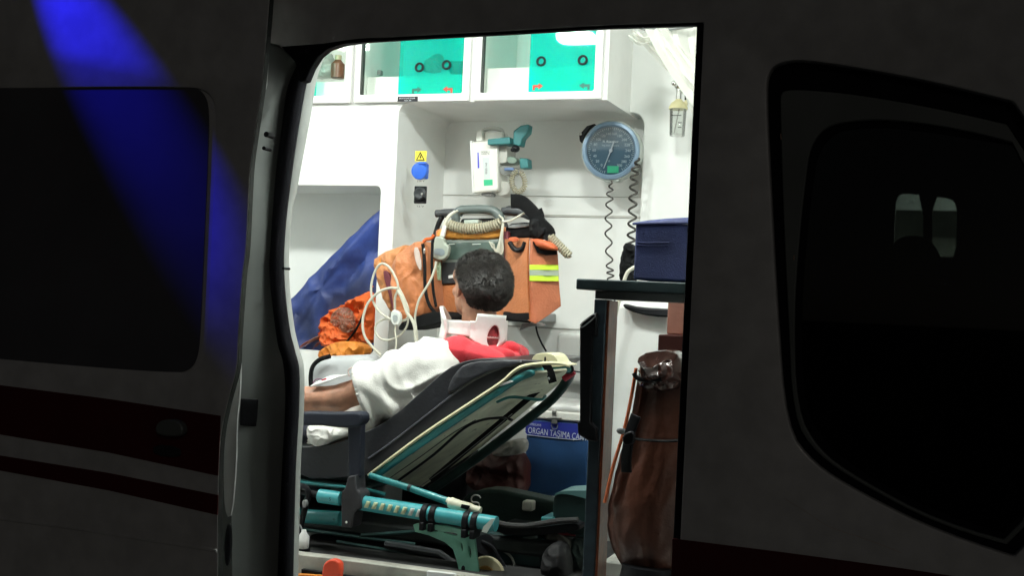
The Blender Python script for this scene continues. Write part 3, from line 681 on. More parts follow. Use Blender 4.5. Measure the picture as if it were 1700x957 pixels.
strip((1043, 62, 1052, 50), (1080, 72, 1085, 52), 1.27, 2).build('film_strip', FILM, fb)
MB().tube(px3([(1060, 42), (1080, 48), (1110, 46), (1150, 41)], 1.3), .010, 8, k=4).build('hanging_rail', GREYP, fb)

# ------------------------------------------------------------------ things in the rear recess
def foldr(ax, az, f, amp):
    return lambda p: amp*math.sin((p.x*ax+p.z*az)*f+1.7*noise.noise(p*5))
o = MB().puff([(650, 338), (640, 350), (600, 384), (577, 404), (560, 424), (544, 443), (505, 482), (468, 512), (430, 545), (420, 600), (480, 592), (540, 592), (645, 590), (650, 480)], 1.56, .05, .03, rings=18, sm=1, wr=.020, wf=6, power=.3, ridge=lambda p: .034*abs(math.sin((p.x*.8-p.z*.6)*15+2.6*noise.noise(p*3.3)))+.006*noise.noise(Vector((p.x*9+p.z*9, (p.x-p.z)*26, 2))))
tag(o.build('blue_blanket', BLUE), 'royal blue folded blanket leaning in the recess at the back', 'blanket')
oj = empty('orange_jacket', (0, 0, 0), 'bright orange reflective jacket crumpled in the recess below the blue blanket', 'jacket')
MB().puff([(535, 545), (540, 528), (560, 512), (580, 503), (604, 488), (624, 470), (628, 560), (620, 572), (570, 580), (532, 576)], 1.49, .05, .04, rings=24, sm=1, wr=.05, wf=15, power=.4).build('jacket_body', ORANGE2, oj)
MB().puff([(530, 560), (536, 538), (552, 534), (570, 548), (586, 560), (584, 576), (540, 580)], 1.435, .03, sm=1, wr=.035, wf=20).build('sleeve', ORANGE2, oj)
MB().puff([(546, 536), (554, 518), (572, 508), (588, 520), (590, 545), (578, 556), (560, 544)], 1.415, .012, wr=.02, wf=26, sm=1).build('clear_pouch', pane('pouch_film', (.85, .75, .7), .03, .3, .35, (.5, .32, .22)), oj)
MB().tube(px3([(612, 500), (600, 530), (588, 552), (572, 572)], 1.41), .009, 6, k=4, flat=.3).build('jacket_strap', STRAP, oj)
for k, (x, y, c) in enumerate(((506, 574, (.22, .05, .03)), (518, 568, (.3, .13, .08)), (530, 573, (.2, .035, .02)))):
    o = MB().tube(px3([(x-12, y+8), (x, y-3), (x+14, y-9), (x+24, y-13)], 1.48-.01*k), [.003, .012, .014, .012], 4, k=5, flat=.4).build('rolled_strap', mat(f'rusty_webbing_{k}', c, .6, var=.3, bump=.6))
    tag(o, ('reddish rolled strap end lying on the recess floor by the blanket', 'pinkish rolled strap in the middle of the small heap by the blanket', 'dark red rolled strap tucked against the orange jacket')[k], 'strap')
o = MB().puff([(528, 588), (545, 574), (565, 567), (596, 567), (616, 576), (616, 588), (600, 594), (575, 600), (556, 604), (541, 598)], 1.36, .035, .03, sm=1, wr=.026, wf=14, power=.4).build('amber_pouch', AMBER); tag(o, 'amber orange soft pouch resting on the recess edge behind the shoulder', 'pouch')
# attendant seat behind the patient's arm
st = empty('attendant_seat', (0, 0, 0), 'light grey moulded seat with black loop rail behind the bare arm', 'seat')
MB().puff([(518, 640), (520, 608), (536, 592), (580, 590), (640, 588), (640, 720), (520, 720)], 1.25, .06, .06, wr=.0, power=.4).build('backrest', mat('light_grey_vinyl', (.50, .52, .53), .4, var=.05, bump=.1), st)
MB().tube(px3([(517, 650), (516, 625), (520, 608), (532, 597), (548, 592)], 1.17), .0085, 8, k=6).build('loop_rail', STRAP, st)
q = P(580, 720, 1.25); MB().box(q.x-.2, q.x+.2, 1.15, 1.40, 0, q.z+.01).build('seat_plinth', GREYP, st, bevel=.02)
# ------------------------------------------------------------------ defibrillator monitor in its orange bag
Ym = 1.24
dm = empty('defibrillator_monitor', (0, 0, 0), 'defibrillator monitor in an orange carry bag with grey handle and cables, behind the patient head', 'monitor')
MB().prism([(722, 382), (736, 378), (836, 376), (842, 382), (842, 530), (720, 524)], Ym+.03, Ym+.24).build('bag_body', ORANGE, dm, bevel=.012, seg=3)
MB().puff([(728, 397), (728, 384), (745, 378), (800, 380), (836, 378), (838, 396), (790, 399)], Ym+.03, .03, wr=.004, wf=20, power=.4).build('top_flap', mat('amber_bag_flap', (.6, .26, .04), .55, var=.06, bump=.5, bs=160), dm)
SCRN = mat('screen_glass', (.055, .085, .072), .12, coat=.8, var=.25, vs_=16)
MB().prism([(735, 398), (838, 397), (838, 468), (732, 470)], Ym+.012, Ym+.03).build('screen_frame', mat('monitor_grey', (.17, .2, .175), .4, var=.1), dm, bevel=.004)
MB().prism([(741, 403), (832, 402), (832, 430), (740, 431)], Ym+.009, Ym+.0125).build('screen', SCRN, dm, bevel=.001)
MB().prism([(734, 436), (770, 435), (770, 470), (731, 472)], Ym+.006, Ym+.012).build('control_panel', DGREY, dm, bevel=.002)
MB().prism([(744, 458), (754, 456), (754, 461), (744, 463)], Ym+.003, Ym+.006).build('white_key', WHITE, dm, bevel=.001)
MB().prism([(728, 474), (760, 472), (758, 520), (728, 520)], Ym+.012, Ym+.03).build('lower_flap', ORANGE, dm, bevel=.004)
for x, w_ in ((745, 10), (784, 14)): MB().prism([(x, 405), (x+w_, 404.5), (x+w_, 406), (x, 406.6)], Ym+.0075, Ym+.0088).build('screen_readout', mat('readout', (.5, .55, .5), .5), dm, smooth=False)
MB().tube(px3([(758, 372), (757, 358), (764, 350), (780, 348), (805, 348), (820, 351), (829, 360), (830, 372)], Ym+.05), [.014, .017, .017, .016, .016, .017, .018, .014], 12, k=6).build('carry_handle', mat('handle_grey', (.085, .105, .10), .42, var=.1), dm)
MB().prism([(766, 363), (820, 362), (828, 378), (758, 380)], Ym+.07, Ym+.2).build('top_housing', DGREY, dm, bevel=.006)
MB().prism([(770, 365.5), (794, 365), (794, 371), (770, 372)], Ym+.03, Ym+.07).build('button_row', mat('pale_green_grey', (.42, .48, .42), .5), dm, bevel=.002)
MB().tube(px3([(724, 355), (745, 354), (766, 353)], Ym+.09), [.014, .016, .015], 12, k=3).build('paddle', mat('paddle_grey', (.05, .053, .056), .4), dm)
MB().tube(px3([(834, 351), (850, 350), (872, 354), (890, 364)], Ym+.09), [.014, .018, .018, .015], 12, k=3).build('paddle', mat('paddle_grey', (.05, .053, .056), .4), dm)
MB().tube(px3([(734, 360), (728, 372), (722, 392), (718, 410)], Ym+.08), .010, 6, k=3).build('paddle_holder', BLACK, dm)
MB().prism([(838, 372), (880, 368), (890, 376), (886, 394), (862, 396), (840, 394)], Ym+.03, Ym+.16, 1).build('connector_block', BLACK, dm, bevel=.006)
MB().prism([(842, 374), (880, 371), (882, 376), (844, 380)], Ym+.022, Ym+.03, 1).build('connector_rim', GREYP, dm, bevel=.002)
# pouch nearer the front of the van: front face, side face, pocket flap and reflective band
def pouch(cols, name, m, nrow=14, wr=.003):
    """soft box: each column is (x_top, y_top, x_bottom, y_bottom, Y)"""
    B = MB(); rows = []
    for r in range(nrow+1):
        t = r/nrow; ring = []
        for i, c in enumerate(cols):
            d = cols[(i+1) % len(cols)]
            for k in range(6):
                u = k/6; p = P(c[0]*(1-t)+c[2]*t, c[1]*(1-t)+c[3]*t, c[4]).lerp(P(d[0]*(1-t)+d[2]*t, d[1]*(1-t)+d[3]*t, d[4]), u)
                p.y += wr*2*noise.noise(p*14)-.008*math.sin(PI*u)*math.sin(PI*t); p.x += wr*noise.noise(p*17+Vector((3, 3, 3))); ring.append(B.bm.verts.new(p))
        rows.append(ring)
    n = len(rows[0])
    for A, C in zip(rows, rows[1:]):
        for j in range(n): B.bm.faces.new((A[j], A[(j+1) % n], C[(j+1) % n], C[j]))
    B.bm.faces.new(rows[0][::-1]); B.bm.faces.new(rows[-1])
    return B.build(name, m, dm, bevel=.007, seg=3)
YB1 = Ym-.09
pouch([(838, 397, 836, 524, Ym+.0), (879, 395, 880, 533, YB1), (879, 397, 880, 533, YB1+.01), (842, 399, 838, 524, Ym+.13)], 'front_pouch', ORANGE)
SP2 = mat('salmon_orange_nylon', (.44, .135, .06), .6, var=.08, vs_=14, bump=.6, bs=140)
pouch([(880, 396, 879, 534, YB1-.002), (884, 396, 890, 538, YB1-.003), (925, 409, 931, 509, Ym-.02), (925, 409, 931, 509, Ym+.10), (885, 400, 885, 530, Ym+.12)], 'side_pouch', SP2)
def onside(x, y, off=.013):
    t = (x-882)/46; return P(x, y, YB1+(Ym-.02-YB1)*t-off-.008*math.sin(PI*min(1, max(0, t))))
def patch(pts, name, m):
    a = [onside(x, y) for x, y in pts]; MB().prism3(a, [q+Vector((0, .006, 0)) for q in a]).build(name, m, dm, bevel=.0008)
for ya, yb, m in ((440, 448.5, YEL), (448.5, 458, SILV), (458, 467, YEL)):
    patch([(879, ya), (895, ya), (911, ya), (926.5, ya+.3), (927, yb+.3), (911, yb), (895, yb), (879, yb)], 'reflective_band', m)
MB().puff([(886, 399), (892, 396), (912, 401), (924, 409), (925, 417), (905, 413), (892, 410)], Ym-.075, .03, wr=.002, power=.4).build('pocket_flap', mat('red_orange_nylon', (.5, .1, .03), .6, bump=.5, bs=140), dm)
patch([(884, 402), (889, 400), (894, 413), (908, 416), (924, 416), (924, 423), (906, 424), (892, 420), (887, 410)], 'pocket_trim', STRAP)
MB().prism3([P(836, 517, Ym-.006), P(881, 519, YB1-.006), P(882, 537, YB1-.006), P(834, 532, Ym-.006)], [P(836, 517, Ym+.1), P(881, 519, YB1+.1), P(882, 537, YB1+.1), P(834, 532, Ym+.1)]).build('pouch_base', STRAP, dm, bevel=.006)
MB().tube(px3([(878, 398), (876, 430), (877, 480), (880, 533)], YB1-.004), .0025, 6, k=3).build('pouch_seam', mat('dark_orange_seam', (.35, .10, .02), .7), dm)
MB().tube(px3([(846, 402), (852, 412), (860, 416), (868, 412), (872, 402)], Ym-.07), .009, 8, k=4).build('strap_ring', BLACK, dm)
MB().prism([(842, 395), (858, 393), (862, 400), (846, 403)], Ym-.072, Ym-.06, 1).build('red_tab', mat('red_orange_nylon', (.5, .1, .03), .6), dm, bevel=.002)
MB().prism([(836, 384), (843, 384), (844, 530), (836, 530)], Ym+.0, Ym+.03).build('dark_binding', mat('maroon_binding', (.12, .02, .03), .7), dm, bevel=.003)
# shoulder strap
def belt(pts, Y, wid, name, m, parent, th=.003, lean=.3):
    pa = dense([(x, y, 0) for x, y in pts], 6); B = MB(); rows = []
    for i, p in enumerate(pa):
        a = P(p.x, p.y, Y); c = P(pa[min(i+1, len(pa)-1)].x, pa[min(i+1, len(pa)-1)].y, Y) if i < len(pa)-1 else a*2-P(pa[i-1].x, pa[i-1].y, Y)
        t = (c-a).normalized(); n_ = Vector((t.z, lean, -t.x)).normalized()
        rows.append([a+n_*wid*s for s in (-.5, -.17, .17, .5)])
    return B.grid(rows).build(name, m, parent, solid=th, bevel=.001)
belt([(848, 334), (866, 336), (884, 352), (898, 372), (912, 388), (905, 398)], Ym-.04, .05, 'shoulder_strap', STRAP, dm)
belt([(893, 348), (897, 362), (893, 378), (884, 390)], Ym-.0, .035, 'shoulder_strap', STRAP, dm)
MB().puff([(882, 362), (893, 358), (908, 366), (918, 382), (914, 396), (898, 399), (884, 394), (880, 378)], Ym-.01, .035, wr=.012, wf=20).build('strap_pad', STRAP, dm)
# coiled cables
MB().coil(px3([(742, 371), (752, 376), (775, 380), (800, 379), (822, 374), (834, 369)], Ym+.0), .0165, .0042, 22).build('coiled_cable', COILM, dm)
MB().coil(px3([(912, 392), (922, 402), (934, 414), (947, 427)], Ym-.05), .0125, .0040, 12).build('coiled_cable', COILM, dm)
MB().tube(px3([(834, 368), (846, 367), (858, 361), (870, 354), (882, 351), (890, 352)], Ym-.02), .0038, 8, k=6).build('cable', CABLE, dm)
b = MB()
for k in range(6):
    x = 826+k*2.1
    b.tube(px3([(828+k*.8, 357+k*.6), (834+k*.4, 366), (833+k*.6-1, 385), (829+k*1.0, 400), (x-1, 414), (824+k*1.6, 423)], Ym-.012-.003*(k % 3)), .0024, 6, k=5)
o = b.build('cable_bundle', CABLE, dm); o['kind'] = 'stuff'
b = MB()
for k in range(5):
    b.tube(px3([(812+k*2, 401+k), (816+k, 408+3*math.sin(k*2)), (820, 414-2*k), (826-k, 419), (822+k, 424)], Ym-.01-.002*k), .0024, 6, k=4)
o = b.build('cable_tangle', CABLE, dm); o['kind'] = 'stuff'
MB().tube(px3([(760, 350), (750, 356), (742, 366), (738, 378), (733, 394)], Ym-.012), .0042, 8, k=5).build('cable', CABLE, dm)
MB().tube(px3([(755, 351), (745, 358), (739, 368), (735, 380), (731, 394)], Ym-.006), .0042, 8, k=5).build('cable', CABLE, dm)
MB().prism([(736, 374), (741, 375), (737, 394), (730, 393)], Ym-.02, Ym-.008).build('cable_boot', CREAMW, dm, bevel=.003)
# sensor box
sb = MB().prism([(723, 392), (736, 394), (737, 404), (745, 408), (744, 422), (738, 431), (728, 433), (718, 428), (715, 417), (720, 404), (721, 396)], Ym-.045, Ym-.02, 1).build('sensor_box', mat('sensor_grey_green', (.36, .4, .34), .4), dm, bevel=.005, seg=3)
MB().prism([(721, 412), (739, 414), (737, 426), (720, 423)], Ym-.047, Ym-.0455, 1).build('sensor_panel', mat('sensor_blue_grey', (.22, .27, .29), .4), sb, smooth=False)
MB().prism([(723, 434), (731, 434), (731, 466), (722, 466)], Ym-.03, Ym-.02).build('module_strip', mat('module_green', (.30, .42, .28), .4), dm, bevel=.003)
for y in (443, 451): MB().ell(P(727, y, Ym-.031), .0022).build('indicator', mat('pale_lens', (.6, .8, .6), .3), dm)
# rear pouch with gusset
MB().puff([(656, 446), (664, 430), (676, 416), (692, 405), (702, 402), (716, 402), (722, 440), (726, 480), (728, 522), (696, 532), (666, 540), (660, 500)], 1.20, .065, .09, rings=16, sm=1, wr=.010, wf=14, power=.22, ridge=lambda p: .004*math.sin((p.x*1.6+p.z*.5)*60+4*noise.noise(p*6))).build('rear_pouch', ORANGE, dm)
MB().puff([(626, 434), (640, 422), (662, 413), (686, 406), (676, 424), (664, 444), (664, 500), (658, 524), (646, 505), (634, 470)], 1.25, .06, .06, rings=12, sm=1, wr=.014, wf=16, power=.3).build('rear_gusset', mat('pale_orange_nylon', (.5, .2, .07), .6, var=.1, bump=.5, bs=140), dm)
MB().prism([(634, 452), (640, 448), (655, 470), (664, 510), (664, 540), (656, 536), (648, 500)], 1.17, 1.19, 1).build('gusset_side', mat('maroon_binding', (.12, .02, .03), .7), dm, bevel=.003)
MB().prism([(686, 412), (694, 410), (700, 440), (698, 452), (690, 436)], 1.118, 1.124, 1).build('pouch_window', mat('grey_mesh', (.55, .45, .4), .6, bump=.6, bs=400), dm, bevel=.001)
MB().tube(px3([(702, 405), (705, 440), (706, 480), (712, 505), (722, 520)], 1.125), .0065, 6, k=5).build('zip', STRAP, dm)
MB().tube(px3([(718, 400), (717, 440), (719, 480), (724, 510)], 1.14), .0055, 6, k=5).build('zip', STRAP, dm)
MB().ell(P(704.5, 417, 1.11), (.004, .004, .010)).build('zip_pull', METAL, dm)
MB().tube(px3([(703, 402), (707, 398), (716, 396), (720, 390)], 1.14), .006, 6, k=4).build('pouch_loop', ORANGE2, dm)
MB().prism([(660, 545), (668, 534), (695, 524), (722, 517), (736, 520), (740, 532), (720, 540), (690, 546), (664, 550)], 1.11, 1.30, 1).build('pouch_base', STRAP, dm, bevel=.006)
MB().prism([(628, 428), (634, 426), (636, 436), (628, 438)], 1.2, 1.24, 1).build('amber_tab', AMBER, dm, bevel=.003)
# rail that carries the bag, off the back wall
MB().prism([(760, 520), (842, 520), (842, 535), (760, 535)], Ym+.10, YB).build('mounting_bracket', GREYP, dm, bevel=.004)
MB().prism([(862, 549), (866, 538), (884, 536), (893, 541), (878, 543)], Ym+.02, Ym+.12).build('grey_wedge', GREYP, dm, bevel=.002)
MB().tube(px3([(889, 536), (892, 553), (899, 570), (907, 584)], 1.3), .0035, 6, k=5).build('power_lead', BLACK, dm)
# ivory sensor cables in loops
Yc = 1.08
b = MB().tube(px3([(724, 434), (722, 446), (714, 467), (700, 490), (694, 503), (689, 527), (691, 548), (693, 575), (690, 600)], Yc), .0042, 8, k=6).build('cable', CABLE, dm)
lo = [(656, 522), (656, 495), (661, 476), (655, 458), (646, 444), (634, 438), (624, 448), (617, 470), (617, 492), (625, 512), (640, 526), (656, 532), (674, 531), (678, 516), (672, 498), (662, 478)]
MB().tube(px3(lo, Yc-.02), .0042, 8, k=6).build('cable', CABLE, dm)
lo = [(660, 479), (645, 479), (628, 486), (612, 502), (604, 522), (602, 541), (606, 560), (618, 576), (632, 590)]
MB().tube(px3(lo, Yc-.03), .0046, 8, k=6).build('cable', CABLE, dm)
lo = [(660, 482), (668, 497), (676, 520), (682, 528), (688, 541), (690, 560), (692, 572)]
MB().tube(px3(lo, Yc-.04), .006, 8, k=6).build('cable', CABLE, dm)
lo = [(668, 498), (677, 514), (676, 540), (664, 557), (645, 565), (631, 562), (623, 550), (626, 537), (640, 530), (656, 533)]
MB().tube(px3(lo, Yc-.01), .0036, 8, k=6).build('cable', CABLE, dm)
MB().prism([(650, 514), (660, 516), (665, 524), (663, 540), (652, 541), (647, 532)], Yc-.05, Yc-.03, 1).build('cable_plug', mat('pale_grey_plug', (.62, .65, .62), .4), dm, bevel=.004)
MB().prism([(652, 523), (660, 524), (659, 535), (652, 534)], Yc-.052, Yc-.0505, 1).build('plug_mark', mat('plug_grey', (.3, .33, .33), .4), dm, smooth=False)
MB().tube(px3([(657, 541), (656, 552), (658, 566), (656, 590)], Yc-.04), .003, 8, k=4).build('cable', CABLE, dm)

# ------------------------------------------------------------------ stretcher
YN, YF = .62, 1.15
sr = empty('stretcher', (0, 0, 0), 'turquoise framed ambulance stretcher with raised backrest and black mattress', 'stretcher')
# backrest shell: near edge N (toward the doorway), far edge Fe
N = [(615, 792), (700, 728), (770, 680), (835, 640), (862, 616), (885, 607)]
Nw = px3(N, YN)
CRM = mat('cream_plastic_board', (.76, .72, .46), .4, var=.06, wear=((.25, .2, .1), 18, .70))
# cushion
b = MB(); cush = [(488, 742), (540, 742), (600, 722), (650, 695), (702, 648), (742, 612), (770, 600), (800, 595), (858, 597), (905, 600), (872, 611), (842, 630), (790, 664), (700, 722), (616, 784), (600, 794), (488, 797)]
o = b.prism(cush, YN+.012, YF-.01, 1).build('mattress', VINYL, sr, bevel=.028, seg=4)
MB().tube(px3([(612, 762), (650, 735), (700, 696), (760, 650), (800, 625), (845, 606)], YN+.011), .0028, 6, k=5).build('mattress_piping', mat('grey_piping', (.10, .10, .12), .4), sr)
MB().puff([(760, 612), (785, 600), (830, 597), (870, 598), (868, 606), (830, 612), (790, 632), (760, 650), (740, 655)], YN+.02, .018, .4, wr=.003, power=.4).build('head_cushion', VINYL, sr)
# cream board edge
MB().tube(px3([(612, 790), (700, 724), (790, 664), (832, 636), (850, 620), (868, 609), (900, 604), (930, 604), (946, 608)], YN+.0), .0072, 8, k=5, flat=.75).build('board_edge', CRM, sr)
MB().prism([(882, 604), (884, 593), (892, 587), (912, 587), (922, 592), (928, 604), (940, 606), (940, 609), (880, 611)], YN+.05, YN+.16, 1).build('headrest_tab', CRM, sr, bevel=.006, seg=3)
MB().ell(P(905, 597, YN+.048), (.003, .003, .008)).build('scuff', BLACK, sr)
# shell underside: pale-green board with dark straps, tilted between near and far edges
BOARD = mat('olive_grey_board', (.72, .74, .58), .6, var=.14, vs_=14, bump=.3, wear=((.12, .13, .1), 12, .62))
def facet(n_, f_, name, m, th=.006, Yn=YN+.02, Yf=YF):
    a = px3(n_, Yn)+px3(f_[::-1], Yf); nn = Vector((.5, 0, -.8))
    return MB().prism3([q+nn*th for q in a], a).build(name, m, sr, bevel=.001)
facet([(622, 792), (836, 640), (870, 618), (940, 612)], [(700, 806), (800, 738), (880, 672), (928, 634)], 'backrest_board', BOARD, .008)
MB().tube([P(620, 793, YN+.01), P(700, 736, YN+.01), P(834, 646, YN+.01), P(870, 624, YN+.01), P(905, 616, YN+.06), P(944, 613, YN+.14)], .0115, 10, k=4).build('backrest_frame_tube', TEAL, sr)
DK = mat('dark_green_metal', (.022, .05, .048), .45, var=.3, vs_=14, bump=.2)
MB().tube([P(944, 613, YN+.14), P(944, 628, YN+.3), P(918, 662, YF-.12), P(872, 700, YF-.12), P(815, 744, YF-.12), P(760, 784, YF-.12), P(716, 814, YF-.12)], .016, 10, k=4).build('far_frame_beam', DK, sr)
MB().tube([P(930, 606, YN+.10), P(926, 622, YN+.2), P(892, 650, YF-.25), P(842, 692, YF-.25), P(782, 742, YF-.25), P(716, 798, YF-.25)], .012, 8, k=4, flat=.5).build('frame_strap', STRAP, sr)
def band_(pts, w0, name, m, t=.5, off=-.012):
    pa = dense([(x, y, 0) for x, y in pts], 6); B = MB()
    Yv = lambda i: YN+.03+(YF-YN-.2)*t
    q = [P(p.x, p.y, Yv(0))+Vector((.01, off*2.2, off)) for p in pa]
    return B.tube(q, w0, 8, flat=.35).build(name, m, sr)
band_([(660, 792), (720, 748), (768, 706), (800, 690), (836, 686), (850, 690)], .011, 'board_strap', BLACK, .1)
band_([(640, 792), (700, 750), (752, 712), (790, 690)], .004, 'board_seam', DGREY, .05)
band_([(826, 660), (850, 652), (896, 656), (905, 650)], .013, 'cross_plate', TEAL, .25)
band_([(690, 806), (740, 770), (800, 722), (850, 680)], .0035, 'bright_edge', GREYP, .55)
belt([(905, 603), (913, 618), (918, 636)], YN+.02, .028, 'frame_belt', STRAP, sr, th=.004)
MB().ell(P(911, 629, YN+.005), .004).build('rivet', METAL, sr)
MB().prism([(826, 639), (848, 632), (853, 634), (830, 642)], YN-.004, YN+.0).build('paper_tag', WHITE, sr, bevel=.0005)
MB().tube(px3([(936, 630), (944, 623), (953, 617)], YN+.16), [.010, .012, .011], 10, k=3).build('red_release_handle', mat('red_grip', (.5, .02, .05), .5, bump=.8, bs=200), sr)
MB().tube(px3([(953, 617), (968, 619), (982, 619)], YN+.16), .0022, 6, k=3).build('release_cable', BLACK, sr)
# gas strut with cream grip and hook
MB().tube(px3([(614, 790), (680, 811), (745, 834)], YN-.03), [.0095, .0105, .012], 10).build('gas_strut', TEAL, sr)
MB().tube(px3([(678, 810), (683, 811.5)], YN-.03), .0115, 10).build('strut_ring', DGREY, sr)
MB().tube(px3([(742, 832), (755, 838), (775, 843), (798, 849)], YN-.03), [.012, .017, .015, .012], 12, k=4).build('strut_grip', mat('cream_grip', (.7, .68, .52), .45), sr)
MB().prism([(766, 838), (780, 841), (776, 848), (764, 844)], YN-.05, YN-.044).build('grip_button', BLACK, sr, bevel=.001)
MB().tube(px3([(796, 846), (794, 836), (784, 834), (783, 827), (788, 823), (795, 824), (798, 828)], YN-.03), .0022, 6, k=5).build('wire_hook', METAL, sr)
# side rail, clamps, end
RY = YN-.06
def rail(p0, p1, h0, h1, name, m, n=16, Y=RY, flat=1):
    return MB().tube([P(*p0, Y), P(*p1, Y)], [h0/2/ppm(Y), h1/2/ppm(Y)], n).build(name, m, sr)
RAILT = mat('turquoise_rail', (.06, .36, .39), .32, var=.08, vs_=18, coat=.3, wear=((.3, .36, .36), 22, .66))
rail((596, 835), (824, 871), 27, 26, 'side_rail', RAILT)
rail((531, 824), (566, 829), 25, 25, 'side_rail', RAILT)
rail((480, 812), (532, 823), 12, 12, 'inner_rail', BLACK)
rail((507, 858), (566, 862), 25, 26, 'lower_rail', TEAL, Y=RY+.05)
rail((470, 808), (497, 812), 22, 20, 'rail_end', TEAL, Y=RY)
rail((470, 850), (496, 852), 22, 22, 'rail_end', TEAL, Y=RY+.03)
MB().tube(px3([(486, 812), (500, 808), (512, 818), (507, 842), (500, 870), (496, 900)], RY-.01), .010, 8, k=4).build('latch_arm', BLACK, sr)
MB().prism([(500, 833), (508, 830), (510, 840), (503, 846)], RY-.03, RY-.018, 1).build('latch_tip', GREYP, sr, bevel=.002)
# chevrons printed on the rail
SP = mat('pale_print_on_rail', (.55, .62, .38), .5)
for k in range(8):
    x = 603+k*12.2; y = 838+k*1.95
    rows = []
    for r in range(7):
        u = r/6; dy = 8-13.5*u; row = []
        for dx in (0, 3.3, 6.6):
            xx = x+dx+6*u; yy = y+dy+.15*dx; c = 835+(xx-596)*36/228; hh = (yy-c)/13.6; dep = .0236*math.sqrt(max(0, 1-hh*hh))
            row.append(P(xx, yy, RY-dep-.0012))
        rows.append(row)
    MB().grid(rows).build('chevron_stripe', SP if k < 6 else mat('pale_grey_print', (.55, .6, .55), .5), sr, solid=.001)
for x, y in ((707, 854), (721, 856), (776, 866), (790, 868)):
    c = P(x, y, RY); ax = (P(824, 871, RY)-P(596, 835, RY)).normalized()
    MB().lathe(c-ax*.010, ax, [(.024, 0), (.030, .002), (.030, .018), (.024, .020)], 20).build('rail_clamp', BLACK, sr, bevel=.002)
    MB().box(c.x-.008, c.x+.008, c.y-.03, c.y+.02, c.z-.045, c.z-.02).build('clamp_foot', BLACK, sr, bevel=.003)
MB().prism([(802, 876), (816, 862), (822, 862), (808, 886), (800, 884)], RY-.0275, RY-.026).build('pale_decal', mat('pale_grey_print', (.55, .6, .55), .5), sr, smooth=False)
text('5', 546, 832, RY-.0235, 6, BLACK, 'lettering', sr); text('45', 552, 865, RY+.0265, 4, BLACK, 'lettering', sr)
# armrest
ARM = mat('dark_blue_grey_armrest', (.018, .021, .032), .5, var=.15, bump=.2)
MB().prism([(440, 690), (500, 684), (560, 686), (594, 684), (600, 690), (600, 702), (592, 710), (576, 712), (520, 706), (440, 712)], YN-.09, YN-.03, 1).build('armrest', ARM, sr, bevel=.008, seg=3)
MB().prism([(577, 700), (600, 700), (598, 794), (578, 794)], YN-.075, YN-.045).build('armrest_post', ARM, sr, bevel=.005, seg=3)
MB().prism([(566, 818), (572, 812), (577, 792), (590, 790), (592, 814), (598, 820), (598, 846), (588, 850), (584, 878), (566, 878)], RY-.035, RY+.03).build('post_clamp', mat('black_scuffed_metal', (.035, .035, .038), .5, var=.3, bump=.3), sr, bevel=.005, seg=3)
MB().ell(P(575, 868, RY-.036), .004).build('clamp_rivet', METAL, sr)
# green slotted bracket under the rail
br = MB().prism([(686, 872), (692, 870), (740, 874), (786, 884), (790, 918), (797, 975), (768, 975), (758, 932), (752, 913), (738, 901), (712, 890), (689, 884)], RY-.012, RY+.0, 0).build('slotted_bracket', GREENP, sr)
sl = []
for pts in ([(698, 881), (718, 885), (719, 889), (700, 885)], [(727, 887), (750, 890), (752, 895), (729, 890)], [(757, 890), (780, 894), (782, 898), (760, 895)],
            [(757, 904), (760, 912), (761, 922), (757, 916)], [(769, 908), (774, 920), (774, 934), (769, 924)], [(782, 900), (785, 916), (788, 946), (784, 940), (781, 915)]):
    sl.append(MB().prism(pts, RY-.05, RY+.05, 1))
cut(br, *sl); bev(br, .0015, 2)
MB().ell(P(769, 945, RY-.012), (.006, .003, .009)).build('bolt', BLACK, sr)
wh = MB().lathe(P(806, 957, RY+.03), (0, 1, 0), [(.022, 0), (.052, .003), (.056, .012), (.052, .022), (.022, .025)], 28).build('castor_wheel', mat('cream_tyre', (.55, .5, .32), .5, var=.15), sr)
MB().lathe(P(806, 957, RY+.029), (0, -1, 0), [(.03, 0), (.028, .004), (.01, .006)], 20).build('wheel_hub', mat('amber_hub', (.4, .22, .05), .4), wh)
# under-structure: seat part of the mattress, chassis, wheels
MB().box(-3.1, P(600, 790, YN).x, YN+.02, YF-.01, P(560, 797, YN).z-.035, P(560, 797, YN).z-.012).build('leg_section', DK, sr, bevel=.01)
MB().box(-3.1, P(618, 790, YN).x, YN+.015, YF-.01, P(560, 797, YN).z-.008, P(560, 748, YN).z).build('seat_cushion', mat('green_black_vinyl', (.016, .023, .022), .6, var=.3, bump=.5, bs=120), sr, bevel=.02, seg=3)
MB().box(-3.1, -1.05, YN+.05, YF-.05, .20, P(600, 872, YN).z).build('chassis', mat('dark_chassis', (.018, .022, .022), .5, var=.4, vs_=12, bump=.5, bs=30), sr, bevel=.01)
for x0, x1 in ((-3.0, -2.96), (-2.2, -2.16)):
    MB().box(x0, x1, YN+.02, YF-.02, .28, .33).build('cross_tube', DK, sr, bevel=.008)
b = MB(); b.tube(px3([(490, 800), (560, 808), (600, 812), (640, 822)], YN+.02), .006, 8, k=3); b.build('inner_rod', TEAL, sr)
b = MB(); b.tube([P(640, 905, RY+.09), P(730, 920, RY+.09), P(770, 950, RY+.09)], .012, 8); b.build('linkage_rod', DGREY, sr)
for p0, p1 in (((500, 880), (690, 905)), ((560, 900), (760, 935)), ((600, 890), (740, 880))):
    MB().tube([P(*p0, YN+.045), P(*p1, YN+.045)], .006, 8).build('brake_rod', DK, sr)

